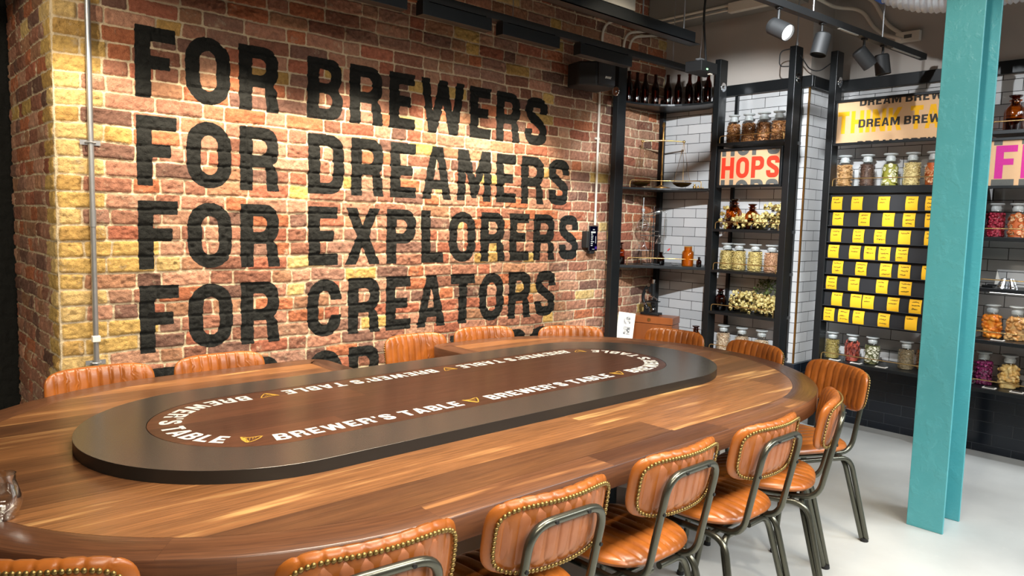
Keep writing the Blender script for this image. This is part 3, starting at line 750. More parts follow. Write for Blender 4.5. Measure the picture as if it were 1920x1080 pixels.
MB().b2((F2+.1, -2.5, 1.077), (F2+.13, -3.2, 1.086)).build('light_strip', M['led'], fu, smooth=0)

# ------------------------------------------------------------------ printed hessian signs
def sign(label, x, y0, y1, z0, z1, rows, fr=.018):
    t = thing('framed_sign', label, 'sign', (x, 0, 0))
    mb = MB(); d = .03
    mb.b2((0, y0, z0), (d, y1, z0+fr)); mb.b2((0, y0, z1-fr), (d, y1, z1)); mb.b2((0, y0, z0+fr), (d, y0-fr, z1-fr)); mb.b2((0, y1+fr, z0+fr), (d, y1, z1-fr))
    mb.build('frame', M['black_steel'], t, smooth=0, bevel=.002)
    a, b, c, e = y0-fr, y1+fr, z0+fr, z1-fr
    pn = MB().b2((.012, a, c), (.02, b, e)).build('printed_panel', M['burlap'], t, smooth=0)
    for k, (text, mat, ys, ye, zb, hh, lift) in enumerate(rows):
        lay, tot = layout(text, .12, .4); kx = (ys-ye)/tot
        for chx, gx in lay:
            mb = MB(); text_mesh(mb, chx, lambda u, v: (.0118-lift, ys-gx*kx-u*kx, zb+v*hh), clip=(max(0, (c-zb)/hh), min(1, (e-zb)/hh)))
            if mb.f: mb.build('letter', M[mat], pn, smooth=0)
    return t
sign('HOPS sign in red capitals on hessian in a black frame', FX+.002, -.716, -1.238, 1.742, 2.032,
     [('HOPS', 'print_grey', -.745, -1.215, 1.976, .157, .0), ('HOPS', 'print_red', -.745, -1.215, 1.809, .157, .0), ('HOPS', 'print_grey', -.745, -1.215, 1.642, .157, .0)])
sign('DREAM BREW sign over yellow THINK TANK lettering in a black frame', F2+.002, -1.483, -2.388, 2.036, 2.352,
     [('THINK TANK', 'print_yellow', -1.505, -2.37, 2.118, .152, .0), ('DREAM BREW', 'print_black', -1.65, -2.17, 2.153, .055, .0005), ('DREAM BREW', 'print_black', -1.65, -2.17, 2.3, .055, .0005), ('DREAM BREW', 'print_black', -1.65, -2.17, 2.006, .055, .0005)])
sign('sign with a large magenta F on hessian beyond the teal column', F2+.002, -2.445, -3.38, 1.722, 2.03,
     [('FL', 'print_grey', -2.478, -2.735, 1.985, .2, -.0), ('FL', 'print_magenta', -2.492, -2.735, 1.782, .2, .0004), ('FL', 'print_grey', -2.478, -2.735, 1.578, .2, -.0)])

# ------------------------------------------------------------------ note board
nb = thing('note_board', 'black board with narrow ledges covered in yellow handwritten notes', 'board')
XB = F2+.03
MB().b2((XB, -1.482, .775), (XB+.02, -2.388, 1.70)).build('panel', M['board_black'], nb, smooth=0)
NR = [(1.678, [-1.449, -1.594, -1.78, -1.964, -2.09]), (1.568, [-1.464, -1.654, -1.819, -1.954, -2.095]), (1.451, [-1.457, -1.621, -1.771, -1.933, -2.1]),
      (1.336, [-1.447, -1.603, -1.708, -1.808, -1.925]), (1.224, [-1.486, -1.656, -1.826, -1.948, -2.1]), (1.111, [-1.448, -1.611, -1.808, -1.963]),
      (.996, [-1.496, -1.634, -1.721, -1.892, -2.036]), (.882, [-1.444, -1.553, -1.661, -1.837, -2.017])]
for zt, _ in NR:
    MB().b2((XB-.022, -1.482, zt-.104), (XB, -2.388, zt-.0985)).b2((XB-.022, -1.482, zt-.104), (XB-.019, -2.388, zt-.092)).build('ledge', M['board_black'], nb, smooth=0)
ROWN = ['top row', 'second row', 'third row', 'fourth row', 'fifth row', 'sixth row', 'second-lowest row', 'bottom row']
ORD = ['first', 'second', 'third', 'fourth', 'fifth']
WORD = [['lemon', 'peel'], ['ginger'], ['apple', 'spice'], ['rose', 'gose'], ['stout'], ['cherry', 'ale']]
def scribble(mb, x, y, z, wd, hh, seed):
    r = random.Random(seed); pts = []; n = max(4, int(wd/.0042))
    for i in range(n*3):
        t = i/(n*3-1); pts.append((x, y-t*wd+.0012*math.sin(i*2.1+r.random()), z + (r.random()-.5)*hh*(1.6 if r.random() < .15 else 1.)))
    k = r.randint(3, 5); c = 0
    cuts = sorted(r.sample(range(2, len(pts)-2), min(k-2, max(1, len(pts)-5)))) if len(pts) > 8 else []
    for e in cuts+[len(pts)]:
        if e-c > 1: mb.tube(pts[c:e], .0012, 4)
        c = e
for ri, (zt, ys) in enumerate(NR):
    for ci, y in enumerate(ys):
        y2 = -3.87+(y+3.87)*.9652+.038
        o = thing('sticky_note', 'yellow note in the %s of the black board, %s from the tiled corner' % (ROWN[ri], ORD[ci]), 'note', (XB-.004, y2, zt), 0, 'yellow notes on the black board')
        mb = MB(); n = 6; c0 = rng.uniform(.006, .011); vs = []
        def px(t): return -c0*4*t*(1-t)*.9 - .004*t
        for i in range(n+1):
            t = i/n
            for yy in (0, -.076): vs.append((px(t), yy, -t*.098))
        for i in range(n+1):
            t = i/n
            for yy in (0, -.076): vs.append((px(t)+.0005, yy, -t*.098))
        K = 2*(n+1)
        fs = [(2*i, 2*i+1, 2*i+3, 2*i+2) for i in range(n)] + [(K+2*i, K+2*i+2, K+2*i+3, K+2*i+1) for i in range(n)] + [(2*i, 2*i+2, K+2*i+2, K+2*i) for i in range(n)] + [(2*i+1, K+2*i+1, K+2*i+3, 2*i+3) for i in range(n)] + [(0, K, K+1, 1), (K-2, K-1, 2*K-1, 2*K-2)]
        mb.add(vs, fs); mb.build('paper', M['note'], o, smooth=60)
        wm = MB(); nl = rng.choice([1, 2, 2, 3, 3]); z = -.018
        for L_ in range(nl):
            wd = rng.uniform(.03, .055); t = -z/.098
            scribble(wm, px(t)-.0012, -.01-rng.uniform(0, .01), z, wd, .009, rng.random()); z -= rng.uniform(.022, .028)
        wm.build('handwriting', M['ink'], o, smooth=0)

# ================================================================== JARS AND BOTTLES
def jar_prof(r, h, nk=.62):
    hb = h*.66
    return [(0, 0), (r*.93, 0), (r, r*.08), (r, hb*.82), (r*.97, hb*.9), (r*.82, hb*.98), (r*nk, hb*1.05), (r*nk*.96, h*.82), (r*nk*1.18, h*.835), (r*nk*1.2, h*.855)]
def fill(kind, r, h, seed):
    rr = random.Random(seed); mb = MB()
    def put(n, fn, topn=None):
        for i in range(n):
            a = rr.uniform(0, 2*math.pi); z = rr.uniform(.006, h); rad = r-.004
            if i % 5 == 0: z = h-.002; rad = rr.uniform(0, r-.006)
            elif z > h*.9: rad *= .96
            fn(Vector((math.cos(a)*rad, math.sin(a)*rad, z)), a)
    mb.cyl((0, 0, .003), (0, 0, h-.006), r-.008, r-.012, 20)
    rq = lambda: Matrix.Rotation(rr.uniform(0, 6.28), 3, 'X') @ Matrix.Rotation(rr.uniform(0, 6.28), 3, 'Z')
    if kind == 'grain': put(520, lambda p, a: mb.blob(p, (.0062, .0033, .003), rq()))
    elif kind == 'fine': put(620, lambda p, a: mb.blob(p, (.0036, .0028, .0028), rq()))
    elif kind == 'pellet': put(420, lambda p, a: mb.blob(p, (.0065, .0042, .0042), rq()))
    elif kind == 'flake': put(260, lambda p, a: mb.blob(p*.985, (.011, .008, .0032), rq()))
    elif kind == 'berry': put(190, lambda p, a: mb.blob(p*.97, .0095, rq(), 1))
    elif kind == 'chunk': put(70, lambda p, a: mb.blob(p*.9, (.021, .015, .012), rq(), 1))
    elif kind == 'pod':
        for i in range(60):
            a = rr.uniform(0, 6.28); z = rr.uniform(.03, h-.012); rad = r-.008; p = Vector((math.cos(a)*rad, math.sin(a)*rad, z))
            mb.blob(p, (.0065, .0065, .034), Matrix.Rotation(rr.uniform(-.4, .4), 3, 'X') @ Matrix.Rotation(rr.uniform(-.3, .3), 3, 'Y'), 1)
    elif kind in ('slice', 'wheel'):
        for i in range(46):
            a = rr.uniform(0, 6.28); z = rr.uniform(.018, h-.012); rad = r-.009; nrm = Vector((math.cos(a), math.sin(a), rr.uniform(-.5, .9))).normalized()
            p = Vector((math.cos(a)*rad, math.sin(a)*rad, z)); q = nrm.to_track_quat('Z', 'Y').to_matrix(); rs = rr.uniform(.015, .021)
            mb.cur = 0; mb.lathe([(0, -.002), (rs, -.002), (rs, .002), (rs*.82, .003)], p, 14, q); mb.cur = 1; mb.lathe([(rs*.82, .003), (0, .0032)], p, 14, q)
            mb.cur = 0; mb.lathe([(rs*.16, .0034), (rs*.14, .004), (0, .004)], p, 8, q)
    return mb
FM = dict(tan=two('fill_tan', s2l(150, 104, 58), s2l(214, 170, 112), 260.), brown=two('fill_brown', s2l(110, 62, 30), s2l(196, 138, 82), 120.), dark=two('fill_dark', s2l(66, 44, 34), s2l(104, 76, 60), 300.),
    hop=two('fill_hop', s2l(170, 146, 78), s2l(226, 204, 136), 160.), pale=two('fill_pale', s2l(196, 172, 110), s2l(232, 212, 152), 300.), oat=two('fill_oat', s2l(150, 100, 60), s2l(236, 218, 188), 150., lo=.35, hi=.6),
    pink=two('fill_pink', s2l(176, 124, 90), s2l(214, 172, 136), 200.), olive=two('fill_olive', s2l(120, 104, 50), s2l(170, 150, 84), 300.), chili=two('fill_chili', s2l(92, 28, 22), s2l(160, 66, 46), 40.), grey=two('fill_grey', s2l(112, 96, 70), s2l(156, 138, 106), 300.),
    lime=plain('fill_lime', s2l(150, 146, 52), .6, 0, .2, 40.), limein=plain('fill_lime_flesh', s2l(226, 222, 190), .6, 0, .1, 60.), oring=plain('fill_orange', s2l(190, 92, 36), .5, 0, .2, 40.), orin=two('fill_orange_flesh', s2l(214, 130, 70), s2l(240, 206, 164), 90.),
    crimson=two('fill_crimson', s2l(120, 14, 34), s2l(178, 40, 66), 70., .4), peach=two('fill_peach', s2l(226, 120, 24), s2l(240, 160, 60), 30., .3), pear=two('fill_pear', s2l(196, 134, 66), s2l(226, 184, 124), 30., .35),
    plum=two('fill_plum', s2l(84, 16, 56), s2l(146, 40, 96), 60., .35), lemon=two('fill_lemon', s2l(206, 160, 84), s2l(232, 204, 140), 30., .4), whitecurl=plain('fill_white', s2l(232, 226, 206), .6, 0, .06, 40.), moss=plain('fill_moss', s2l(104, 104, 60), .7, 0, .3, 60.))
_n = [0]
def jar(label, x, y, z, r, h, kind, mat, lvl=.92, group=None, stop=True):
    _n[0] += 1
    t = thing('glass_jar', label, 'jar', (x, y, z+.0005), rng.uniform(0, 6), group)
    p = jar_prof(r, h); MB().lathe(p[1:], n=32).lathe([(0, .0005), (r*.93, .0002)], n=32).build('glass_body', M['glass'], t, smooth=50)
    mb = fill(kind, r-.004, h*.71*lvl, _n[0]*13+5); mb.build('contents', [FM[k] for k in (mat if isinstance(mat, tuple) else (mat,))], t, smooth=50)
    if stop:
        nk = r*.62
        st = MB().lathe([(0, h*.76), (nk*.86, h*.765), (nk*.93, h*.85), (nk*.8, h*.885), (nk*.75, h*.93), (nk*1.25, h*.955), (nk*1.32, h*.98), (nk*1.2, h), (0, h)], n=28).build('stopper', M['frost'], t, smooth=40)
    return t
def bottle(label, x, y, z, r, h, mat='amber_glass', stop=True, group=None, name='amber_bottle'):
    t = thing(name, label, 'bottle', (x, y, z+.0005), 0, group)
    p = [(0, 0), (r*.9, 0), (r, r*.12), (r, h*.52), (r*.93, h*.6), (r*.7, h*.68), (r*.46, h*.73), (r*.44, h*.82), (r*.6, h*.835), (r*.6, h*.86), (r*.4, h*.862)]
    MB().lathe(p, n=28).build('glass_body', M[mat], t, smooth=50)
    MB().lathe([(0, h*.01), (r*.9, h*.012), (r*.93, h*.36), (0, h*.365)], n=24).build('liquid', M['amber_dark'], t, smooth=40)
    if stop: MB().lathe([(0, h*.7), (r*.36, h*.7), (r*.42, h*.86), (r*.34, h*.9), (r*.62, h*.95), (r*.66, h*.98), (0, h)], n=24).build('stopper', M['amber_dark'], t, smooth=40)
    return t
JX = 5.115; G1 = 'apothecary jars on the shelving by the corner'
NTH = ['first', 'second', 'third', 'fourth', 'fifth']
for i, (y, r) in enumerate([(-.772, .052), (-.897, .054), (-1.02, .058), (-1.14, .054)]):
    jar('glass jar of brown flakes above the HOPS sign, %s from the brick wall' % NTH[i], JX, y, 2.078, r, .217, 'flake', 'brown', .95, G1)
for i, y in enumerate((-.725, -.862, -.998, -1.132)):
    jar(('glass jar of yellow pellets below the amber bottles, %s from the brick wall' % NTH[i]) if i < 3 else 'glass jar of pinkish tan grain at the end of the hop pellet jars', JX, y-(.045 if i == 0 else .01), 1.113, .057, .205, 'pellet' if i < 3 else 'grain', 'hop' if i < 3 else 'pink', 1., G1)
for i, y in enumerate((-.775, -.935, -1.10)):
    jar('glass jar of speckled grain behind the end chairs, %s from the brick wall' % NTH[i], JX, y, .475, .056, .2, 'grain', 'oat', (.95, .9, .85)[i], G1)
bottle('larger amber bottle standing among dried hops below the HOPS sign', JX, -.81, 1.428, .06, .235); bottle('smaller amber bottle standing among dried hops below the HOPS sign', JX, -.965, 1.428, .05, .195)
bottle('dark amber bottle beside the cream dried hops on the lower shelf', JX-.02, -.745, .79, .044, .175, 'amber_dark'); bottle('short dark amber bottle partly hidden by the dried hops', JX+.05, -.81, .79, .033, .125, 'amber_dark')
C2 = lambda y: -3.87+(y+3.87)*.9679
J2 = 5.42; G2 = 'apothecary jars on the shelf above the note board'
for lb, y, k, mt in [('glass jar of tan flakes above the note board', -1.429, 'flake', 'tan'), ('glass jar of dark brown grain above the note board', -1.593, 'fine', 'dark'), ('glass jar of dried lime slices above the note board', -1.754, 'slice', ('lime', 'limein')),
                     ('glass jar of pale yellow grain above the note board', -1.901, 'grain', 'pale'), ('glass jar of dried orange slices half hidden by the teal column', -2.039, 'slice', ('oring', 'orin'))]:
    jar(lb, J2, C2(y), 1.752, .057, .228, k, mt, .98, G2)
G3 = 'apothecary jars on the low shelf under the note board'
for lb, y, k, mt in [('glass jar of olive grain under the note board', -1.437, 'fine', 'olive'), ('glass jar of dried red chilli pods under the note board', -1.587, 'pod', 'chili'), ('glass jar of green and white dried rings under the note board', -1.731, 'slice', ('moss', 'whitecurl')),
                     ('glass jar of grey brown grain under the note board', -1.964, 'fine', 'grey'), ('glass jar of brown flakes on the low shelf beside the teal column', -2.055, 'flake', 'brown')]:
    jar(lb, J2-.03+(.09 if 'beside' in lb else 0), C2(y), .503, .054, .192, k, mt, .98, G3)
G4 = 'preserve jars beyond the teal column'
bottle('large amber bottle on the shelf above the magenta F sign', J2, C2(-2.49), 2.075, .057, .23)
for lb, y, z, k, mt in [('glass jar of crimson dried berries beyond the teal column', -2.433, 1.425, 'berry', 'crimson'), ('glass jar of dried orange slices beneath the magenta F sign', -2.556, 1.425, 'slice', ('oring', 'orin')),
        ('glass jar of orange peach halves beyond the teal column', -2.462, .785, 'chunk', 'peach'), ('glass jar of pale pear pieces beyond the teal column', -2.600, .785, 'chunk', 'pear'),
        ('glass jar of purple plums on the lowest shelf beyond the teal column', -2.436, .478, 'berry', 'plum'), ('glass jar of pale lemon wedges on the lowest shelf beyond the teal column', -2.583, .478, 'chunk', 'lemon'), ('glass jar of orange pieces at the picture edge on the lowest shelf', -2.735, .478, 'chunk', 'peach')]:
    jar(lb, J2, C2(y), z, .056, .212, k, mt, 1., G4)
# label cards lying at the shelf edges
G5 = 'small white cards on the low shelves'
for i, (y, z, lb) in enumerate([(-1.575, .503, 'between the olive grain and the chilli jars'), (-1.728, .503, 'between the chilli and the dried rings jars'), (-1.90, .503, 'between the dried rings and the grey grain jars'), (-2.553, .478, 'between the plum and the lemon jars'), (-2.70, .478, 'past the lemon wedges jar'), (-2.575, .785, 'between the peach and the pear jars')]):
    o = thing('label_card', 'small white label card lying %s' % lb, 'card', (F2+.06, y, z+.0005), 0, G5)
    MB().box((0, 0, .002), (.045, .07, .004)).build('card', M['paper'], o, smooth=0); MB().box((0, 0, .0045), (.03, .055, .001)).build('printed_face', M['ink'], o, smooth=0)

# dried hops and leaves
def hops(name, label, x0, x1, y0, y1, z, hfn, n, mats, seed, cat='dried hops', rs=(.011, .018)):
    rr = random.Random(seed); mb = MB()
    for i in range(n):
        y = rr.uniform(y1, y0); x = rr.uniform(x0, x1); hh = hfn((y-y0)/(y1-y0)); zz = z+.008+hh*rr.random()**.75
        r = rr.uniform(*rs); q = Matrix.Rotation(rr.uniform(0, 6.28), 3, 'Z') @ Matrix.Rotation(rr.uniform(-.9, .9), 3, 'X'); mb.cur = 0 if rr.random() < .82 else 1
        mb.blob((x, y, zz), (r*.75, r*.75, r), q, 1)
        for k in range(7):
            a = k*2.4; t = k/7; d = q @ Vector((math.cos(a)*r*.75*math.sin(1+2*t), math.sin(a)*r*.75*math.sin(1+2*t), r*(t*1.6-.8))); mb.blob(Vector((x, y, zz))+d, (r*.42, r*.42, r*.3), q)
    o = mb.build(name, mats, None, smooth=50); tag(o, label, cat, kind='stuff'); return o
M['hop1'] = two('dried_hop', s2l(168, 146, 74), s2l(230, 214, 150), 60.); M['hop2'] = two('dried_hop_dark', s2l(116, 92, 44), s2l(168, 140, 76), 60.); M['leaf'] = two('leaf_green', s2l(58, 70, 34), s2l(96, 108, 58), 60.)  # hop2 is a darker tan mixed in at random
hops('dried_hops', 'heap of dried pale hops around two amber bottles', FX+.04, BX-.02, -.73, -1.235, 1.43, lambda t: .085+.09*abs(t-.35)**.8+(.05 if t > .7 else 0)+(.04 if t < .1 else 0), 330, [M['hop1'], M['hop2']], 3)
hops('dried_hops', 'heap of cream dried hops and flowers on the lower shelf with dark bottles', FX+.035, BX-.02, -.84, -1.235, .792, lambda t: .165-.05*t, 320, [M['hop1'], M['hop2']], 5)
mb = MB(); rr = random.Random(4)
for i in range(130):
    a = rr.uniform(0, 6.28); p = Vector((5.17+rr.uniform(-.04, .04), -1.09+rr.uniform(-.1, .1), .94+rr.random()*.115*(1)))
    p.y = -1.09+(p.y+1.09)*(1.25-(p.z-.93)/.14*.9)
    q = Matrix.Rotation(a, 3, 'Z') @ Matrix.Rotation(rr.uniform(-1, 1), 3, 'X'); mb.add([p+q @ Vector(v) for v in ((0, -.018, 0), (.009, 0, .003), (0, .018, 0), (-.009, 0, .003))], [(0, 1, 2, 3)])
mb.tube([(5.18, -1.09, .80), (5.18, -1.09, 1.04)], .004, 6)
tag(mb.build('dried_leaves', M['leaf'], smooth=0), 'sprig of dark green dried leaves behind the cream dried hops', 'dried leaves', kind='stuff')

# ------------------------------------------------------------------ corner shelves: beer bottles, balance, glassware, microscope
bb = [(0, 0), (.026, 0), (.0295, .004), (.0305, .02), (.0305, .128), (.027, .148), (.017, .172), (.0135, .19), (.0125, .225), (.0145, .226), (.0145, .238), (.0115, .239)]
G6 = 'brown beer bottles on the top corner shelf'
fa = front_arc(.17, 40); first = None
acc = [0]
for a, b in zip(fa, fa[1:]): acc.append(acc[-1]+math.dist(a, b))
for i in range(9):
    d = acc[-1]*(.045+.91*i/8); k = max(j for j in range(len(acc)) if acc[j] <= d); x, y = fa[min(k, 39)]; x += .042; y += .036
    lb = 'brown beer bottle on the top corner shelf, %s from the speaker' % ['first', 'second', 'third', 'fourth', 'fifth', 'sixth', 'seventh', 'eighth', 'ninth'][i]
    if first is None:
        first = thing('beer_bottle', lb, 'bottle', (x, y, 2.4012), 0, G6); MB().lathe(bb, n=24).build('glass_body', M['amber_dark'], first, smooth=50)
        MB().lathe([(0, .004), (.028, .005), (.028, .11), (0, .112)], n=20).build('liquid', plain('beer', s2l(40, 18, 8), .3), first, smooth=40)
    else: dup(first, (x, y, 2.4012), 0, lb)
def local(name, label, cat, loc, ang): return thing(name, label, cat, loc, ang)
AX = math.atan2(-.76, .65)      # local +x runs along the corner shelf towards the next post
bs = local('balance_scale', 'antique brass balance scale with two hanging pans', 'scale', (4.955, -.235, 1.7375), AX)
MB().lathe([(0, 0), (.075, 0), (.075, .008), (.05, .014), (.025, .02), (.012, .03), (0, .03)], n=32).build('base', M['old_brass'], bs, smooth=40)
MB().lathe([(0, .02), (.009, .03), (.007, .1), (.011, .11), (.007, .125), (.0065, .38), (.012, .395), (.007, .41), (.007, .49), (.014, .5), (.01, .52), (0, .535)], n=16).build('column', M['old_brass'], bs, smooth=40)
bm_ = MB(); bm_.tube([(-.168, 0, .377), (-.08, 0, .383), (0, 0, .386), (.08, 0, .383), (.168, 0, .377)], [.005, .006, .008, .006, .005], 10)
for sx in (-1, 0, 1): bm_.blob((sx*.165, 0, .378+.007*(sx == 0)), .012, None, 1)
bm_.build('beam', M['brass'], bs, smooth=50)
for sx in (-1, 1):
    pc = Vector((sx*.165, 0, .045)); pan = MB().lathe([(0, -.028), (.04, -.022), (.066, -.006), (.076, .006), (.078, .006), (.068, -.008), (.04, -.025), (0, -.031)], pc, 32).build('pan', M['old_brass'], bs, smooth=50)
    mb = MB()
    for k in range(3):
        a = k*2.094+.5; mb.tube([(sx*.165, 0, .372), (pc.x+.075*math.cos(a), .075*math.sin(a), .05)], .0013, 5)
    mb.build('cord', M['old_brass'], pan, smooth=0)
for i, (dx, h) in enumerate([(.265, .042), (.293, .032), (.315, .025), (.332, .02)]):
    p = Vector((4.955, -.235, 0))+Vector((math.cos(AX), math.sin(AX), 0))*dx
    o = MB().lathe([(0, 0), (h*.33, 0), (h*.33, h*.62), (h*.12, h*.68), (h*.2, h*.85), (h*.16, h), (0, h)], n=18).build('brass_weight', M['brass'], None, smooth=40, loc=(p.x, p.y, 1.7375))
    tag(o, 'brass scale weight beside the balance pan, %s largest of the row' % ['', 'second', 'third', 'fourth'][i] if i else 'largest brass scale weight beside the balance pan', 'weight', 'brass weights by the balance')
ZC = 1.1225
ds = local('distilling_apparatus', 'clear glass distilling apparatus clamped to a slim retort stand', 'lab glassware', (4.90, -.215, ZC), AX)
MB().b2((-.08, -.06, 0), (.06, .06, .008)).build('stand_base', M['black_steel'], ds, smooth=0, bevel=.002)
MB().tube([(0, 0, .005), (0, 0, .47)], .005, 10).build('stand_rod', M['chrome'], ds)
mb = MB()
for z, l in ((.385, -.1), (.305, -.08), (.235, .1), (.235, -.1), (.27, .05)): mb.tube([(0, -.006, z), (l, -.006, z)], .0035, 8); mb.box((0, -.004, z), (.02, .018, .018))
mb.build('clamp', M['chrome'], ds)
MB().lathe([(0, -.05)] + [(.052*math.sin(a), -.052*math.cos(a)) for a in np.linspace(.3, 2.75, 14)] + [(.012, .055), (.012, .12), (.016, .122)], (-.085, 0, .315), 28).build('round_flask', M['lab_glass'], ds, smooth=60)
MB().tube([(-.085, 0, .29), (-.085, 0, .54)], .003, 8).lathe([(0, 0), (.011, 0), (.013, .025), (0, .025)], (-.085, 0, .425), 14).build('thermometer', M['frost'], ds, smooth=40)
MB().tube(fillet([(-.075, 0, .4), (.075, 0, .44), (.095, 0, .425), (.098, 0, .2)], .02, 5), .0075, 10).tube([(-.04, 0, .405), (.05, 0, .43)], .013, 12).tube([(.0975, 0, .37), (.098, 0, .22)], .0125, 12).build('condenser', M['lab_glass'], ds, smooth=60)
MB().lathe([(0, 0), (.03, 0), (.03, .004), (.02, .03), (.007, .05), (.007, .075), (.01, .077)], (.05, -.005, .17), 20).build('receiver', M['lab_glass'], ds, smooth=50)
tp = local('tripod_stand', 'small black tripod with wire gauze under a glass flask', 'tripod', (4.82, -.175, ZC), AX)
mb = MB()
for k in range(3): a = k*2.094+.3; mb.tube([(.035*math.cos(a), .035*math.sin(a), .112), (.05*math.cos(a), .05*math.sin(a), 0)], .0025, 6)
mb.build('leg_frame', M['black_steel'], tp); MB().box((0, 0, .115), (.1, .1, .003)).build('gauze', M['galv'], tp, smooth=0)
o = MB().lathe([(0, 0), (.036, 0), (.038, .006), (.016, .065), (.012, .075), (.012, .1), (.015, .102)], n=28).build('conical_flask', M['lab_glass'], None, smooth=60, loc=(4.82, -.175, ZC+.1172)); tag(o, 'conical glass flask standing on the tripod gauze', 'flask')
bottle('amber bottle beside the black post on the glassware shelf', 4.66, -.075, ZC, .042, .175)
t = bottle('open amber jar with a straight neck on the glassware shelf', 4.985, -.50, ZC, .047, .01, stop=False, name='amber_jar')
for c in list(t.children): bpy.data.objects.remove(c)
MB().lathe([(0, 0), (.042, 0), (.046, .006), (.046, .108), (.04, .12), (.031, .126), (.031, .156), (.033, .158)], n=32).build('glass_body', M['honey_glass'], t, smooth=50)
MB().lathe([(0, .004), (.042, .005), (.042, .1), (.028, .122), (.028, .15), (0, .151)], n=24).build('contents', plain('amber_fill', s2l(164, 112, 34), .5), t, smooth=40)
bottle('small dark bottle holding a red tipped dropper on the glassware shelf', 4.935, -.275, ZC, .032, .105, 'amber_dark')
o = thing('dropper', 'red tipped glass dropper leaning in a small dark bottle', 'dropper', (4.935, -.275, ZC+.06)); MB().tube([(0, 0, 0), (.035, -.04, .055)], .003, 8).build('tube', M['lab_glass'], o); MB().cyl((.035, -.04, .055), (.047, -.054, .074), .0065, .005, 10).build('bulb', M['red_plastic'], o)
bottle('tiny amber dropper bottle at the end of the glassware shelf', 5.0, -.595, ZC, .02, .08, 'amber_dark')
o = thing('watch_glass', 'small glass dish beside the open amber jar', 'dish', (4.96, -.40, ZC)); MB().lathe([(0, .002), (.02, .003), (.032, .012), (.033, .012), (.02, .001), (0, .0)], n=24).build('dish', M['lab_glass'], o, smooth=60)

cang = math.atan2(-.95, .30)
ch = thing('wooden_chest', 'small reddish brown wooden chest under the black microscope', 'chest', (4.80, -.29, .4705), cang)
MB().b2((-.17, -.0, 0), (.19, .18, .18)).build('body', M['chest_wood'], ch, smooth=0, bevel=.003)
lid = MB().b2((-.174, -.004, .183), (.194, .184, .24)).build('lid', M['chest_wood'], ch, smooth=0, bevel=.004)
MB().cyl((0, -.012, .215), (0, -.003, .215), .013, n=16).build('catch', M['old_brass'], lid)
ms = thing('microscope', 'black antique microscope standing on the wooden chest', 'microscope', (4.895, -.225, .4705+.2402), cang)
mb = MB(); mb.prism([(-.075, -.03), (-.03, -.045), (.085, -.05), (.09, -.03), (.02, -.012), (.02, .012), (.09, .03), (.085, .05), (-.03, .045), (-.075, .03)], 0, .018); mb.box((-.03, 0, .04), (.045, .03, .05)); mb.build('foot', M['black_steel'], ms, smooth=30, bevel=.003)
mb = MB(); mb.tube(fillet([(-.03, 0, .06), (-.06, 0, .1), (-.07, 0, .15), (-.05, 0, .21), (-.01, 0, .25)], .03, 5), .0135, 12); mb.build('arm', M['black_steel'], ms, smooth=60)
MB().cyl((.018, 0, .155), (.018, 0, .255), .0165, n=20).box((-.002, 0, .215), (.03, .018, .07)).build('tube', M['black_steel'], ms, smooth=40)
MB().cyl((.018, 0, .255), (.018, 0, .262), .017, n=20).cyl((.018, 0, .262), (.018, 0, .29), .0105, .0125, 16).build('eyepiece', M['chrome'], ms, smooth=40)
mb = MB(); mb.cyl((.018, 0, .155), (.018, 0, .145), .013, n=16)
for d in ((-.004, -.008), (.03, .006), (-.02, .01)): mb.cyl((.018, 0, .15), (.018+d[0]*1.1, d[1], .122), .006, .0045, 12)
mb.cyl((.02, 0, .15), (.055, 0, .13), .006, .005, 12); mb.build('objectives', M['chrome'], ms, smooth=40)
MB().box((.02, 0, .108), (.1, .085, .007)).build('stage', M['black_steel'], ms, smooth=0, bevel=.002)
MB().cyl((.02, 0, .106), (.02, 0, .075), .02, .016, 20).tube([(-.02, 0, .06), (.025, 0, .06)], .004, 8).build('condenser', M['black_steel'], ms, smooth=40)
MB().cyl((.02, 0, .05), (.026, 0, .04), .018, n=20).build('mirror', M['chrome'], ms)
mb = MB()
for x, z, r in ((-.012, .245, .0155), (-.028, .2, .009), (-.042, .09, .011), (-.02, .06, .009)): MB().cyl((x, -.034, z), (x, -.018, z), r, n=18).build('focus_knob', M['chrome'], ms, smooth=40)
bottle('amber bottle beside the wooden chest behind a chair', 5.02, -.585, .4705, .045, .185)
pl = MB().b2((-.13, -.07, 0), (.13, .07, .05)).build('wooden_block', M['chest_wood'], None, smooth=0, bevel=.003, loc=(4.66, -.15, .4705)); tag(pl, 'low wooden block under the white photo booklet', 'block'); pl.rotation_euler = (0, 0, R(-50))
bk = thing('photo_booklet', 'white booklet with two black and white photos, standing open by the black post', 'booklet', (4.655, -.155, .5208), R(-47))
tl = Matrix.Rotation(R(-13), 3, 'X') @ Matrix.Rotation(R(6), 3, 'Y')
MB().box(tl @ Vector((0, 0, .108)), (.135, .004, .215), mat=tl).build('page', M['paper'], bk, smooth=0)
tl2 = Matrix.Rotation(R(40), 3, 'Z') @ Matrix.Rotation(R(-13), 3, 'X')
MB().box((-.078, .04, .105), (.1, .012, .2), mat=tl2).build('cover', M['cream'], bk, smooth=0)
for dz, dx in ((.152, .008), (.07, .012)): MB().box(tl @ Vector((dx, -.0026, dz)), (.052, .001, .062), mat=tl).build('photo', M['photo_dark'], bk, smooth=0)
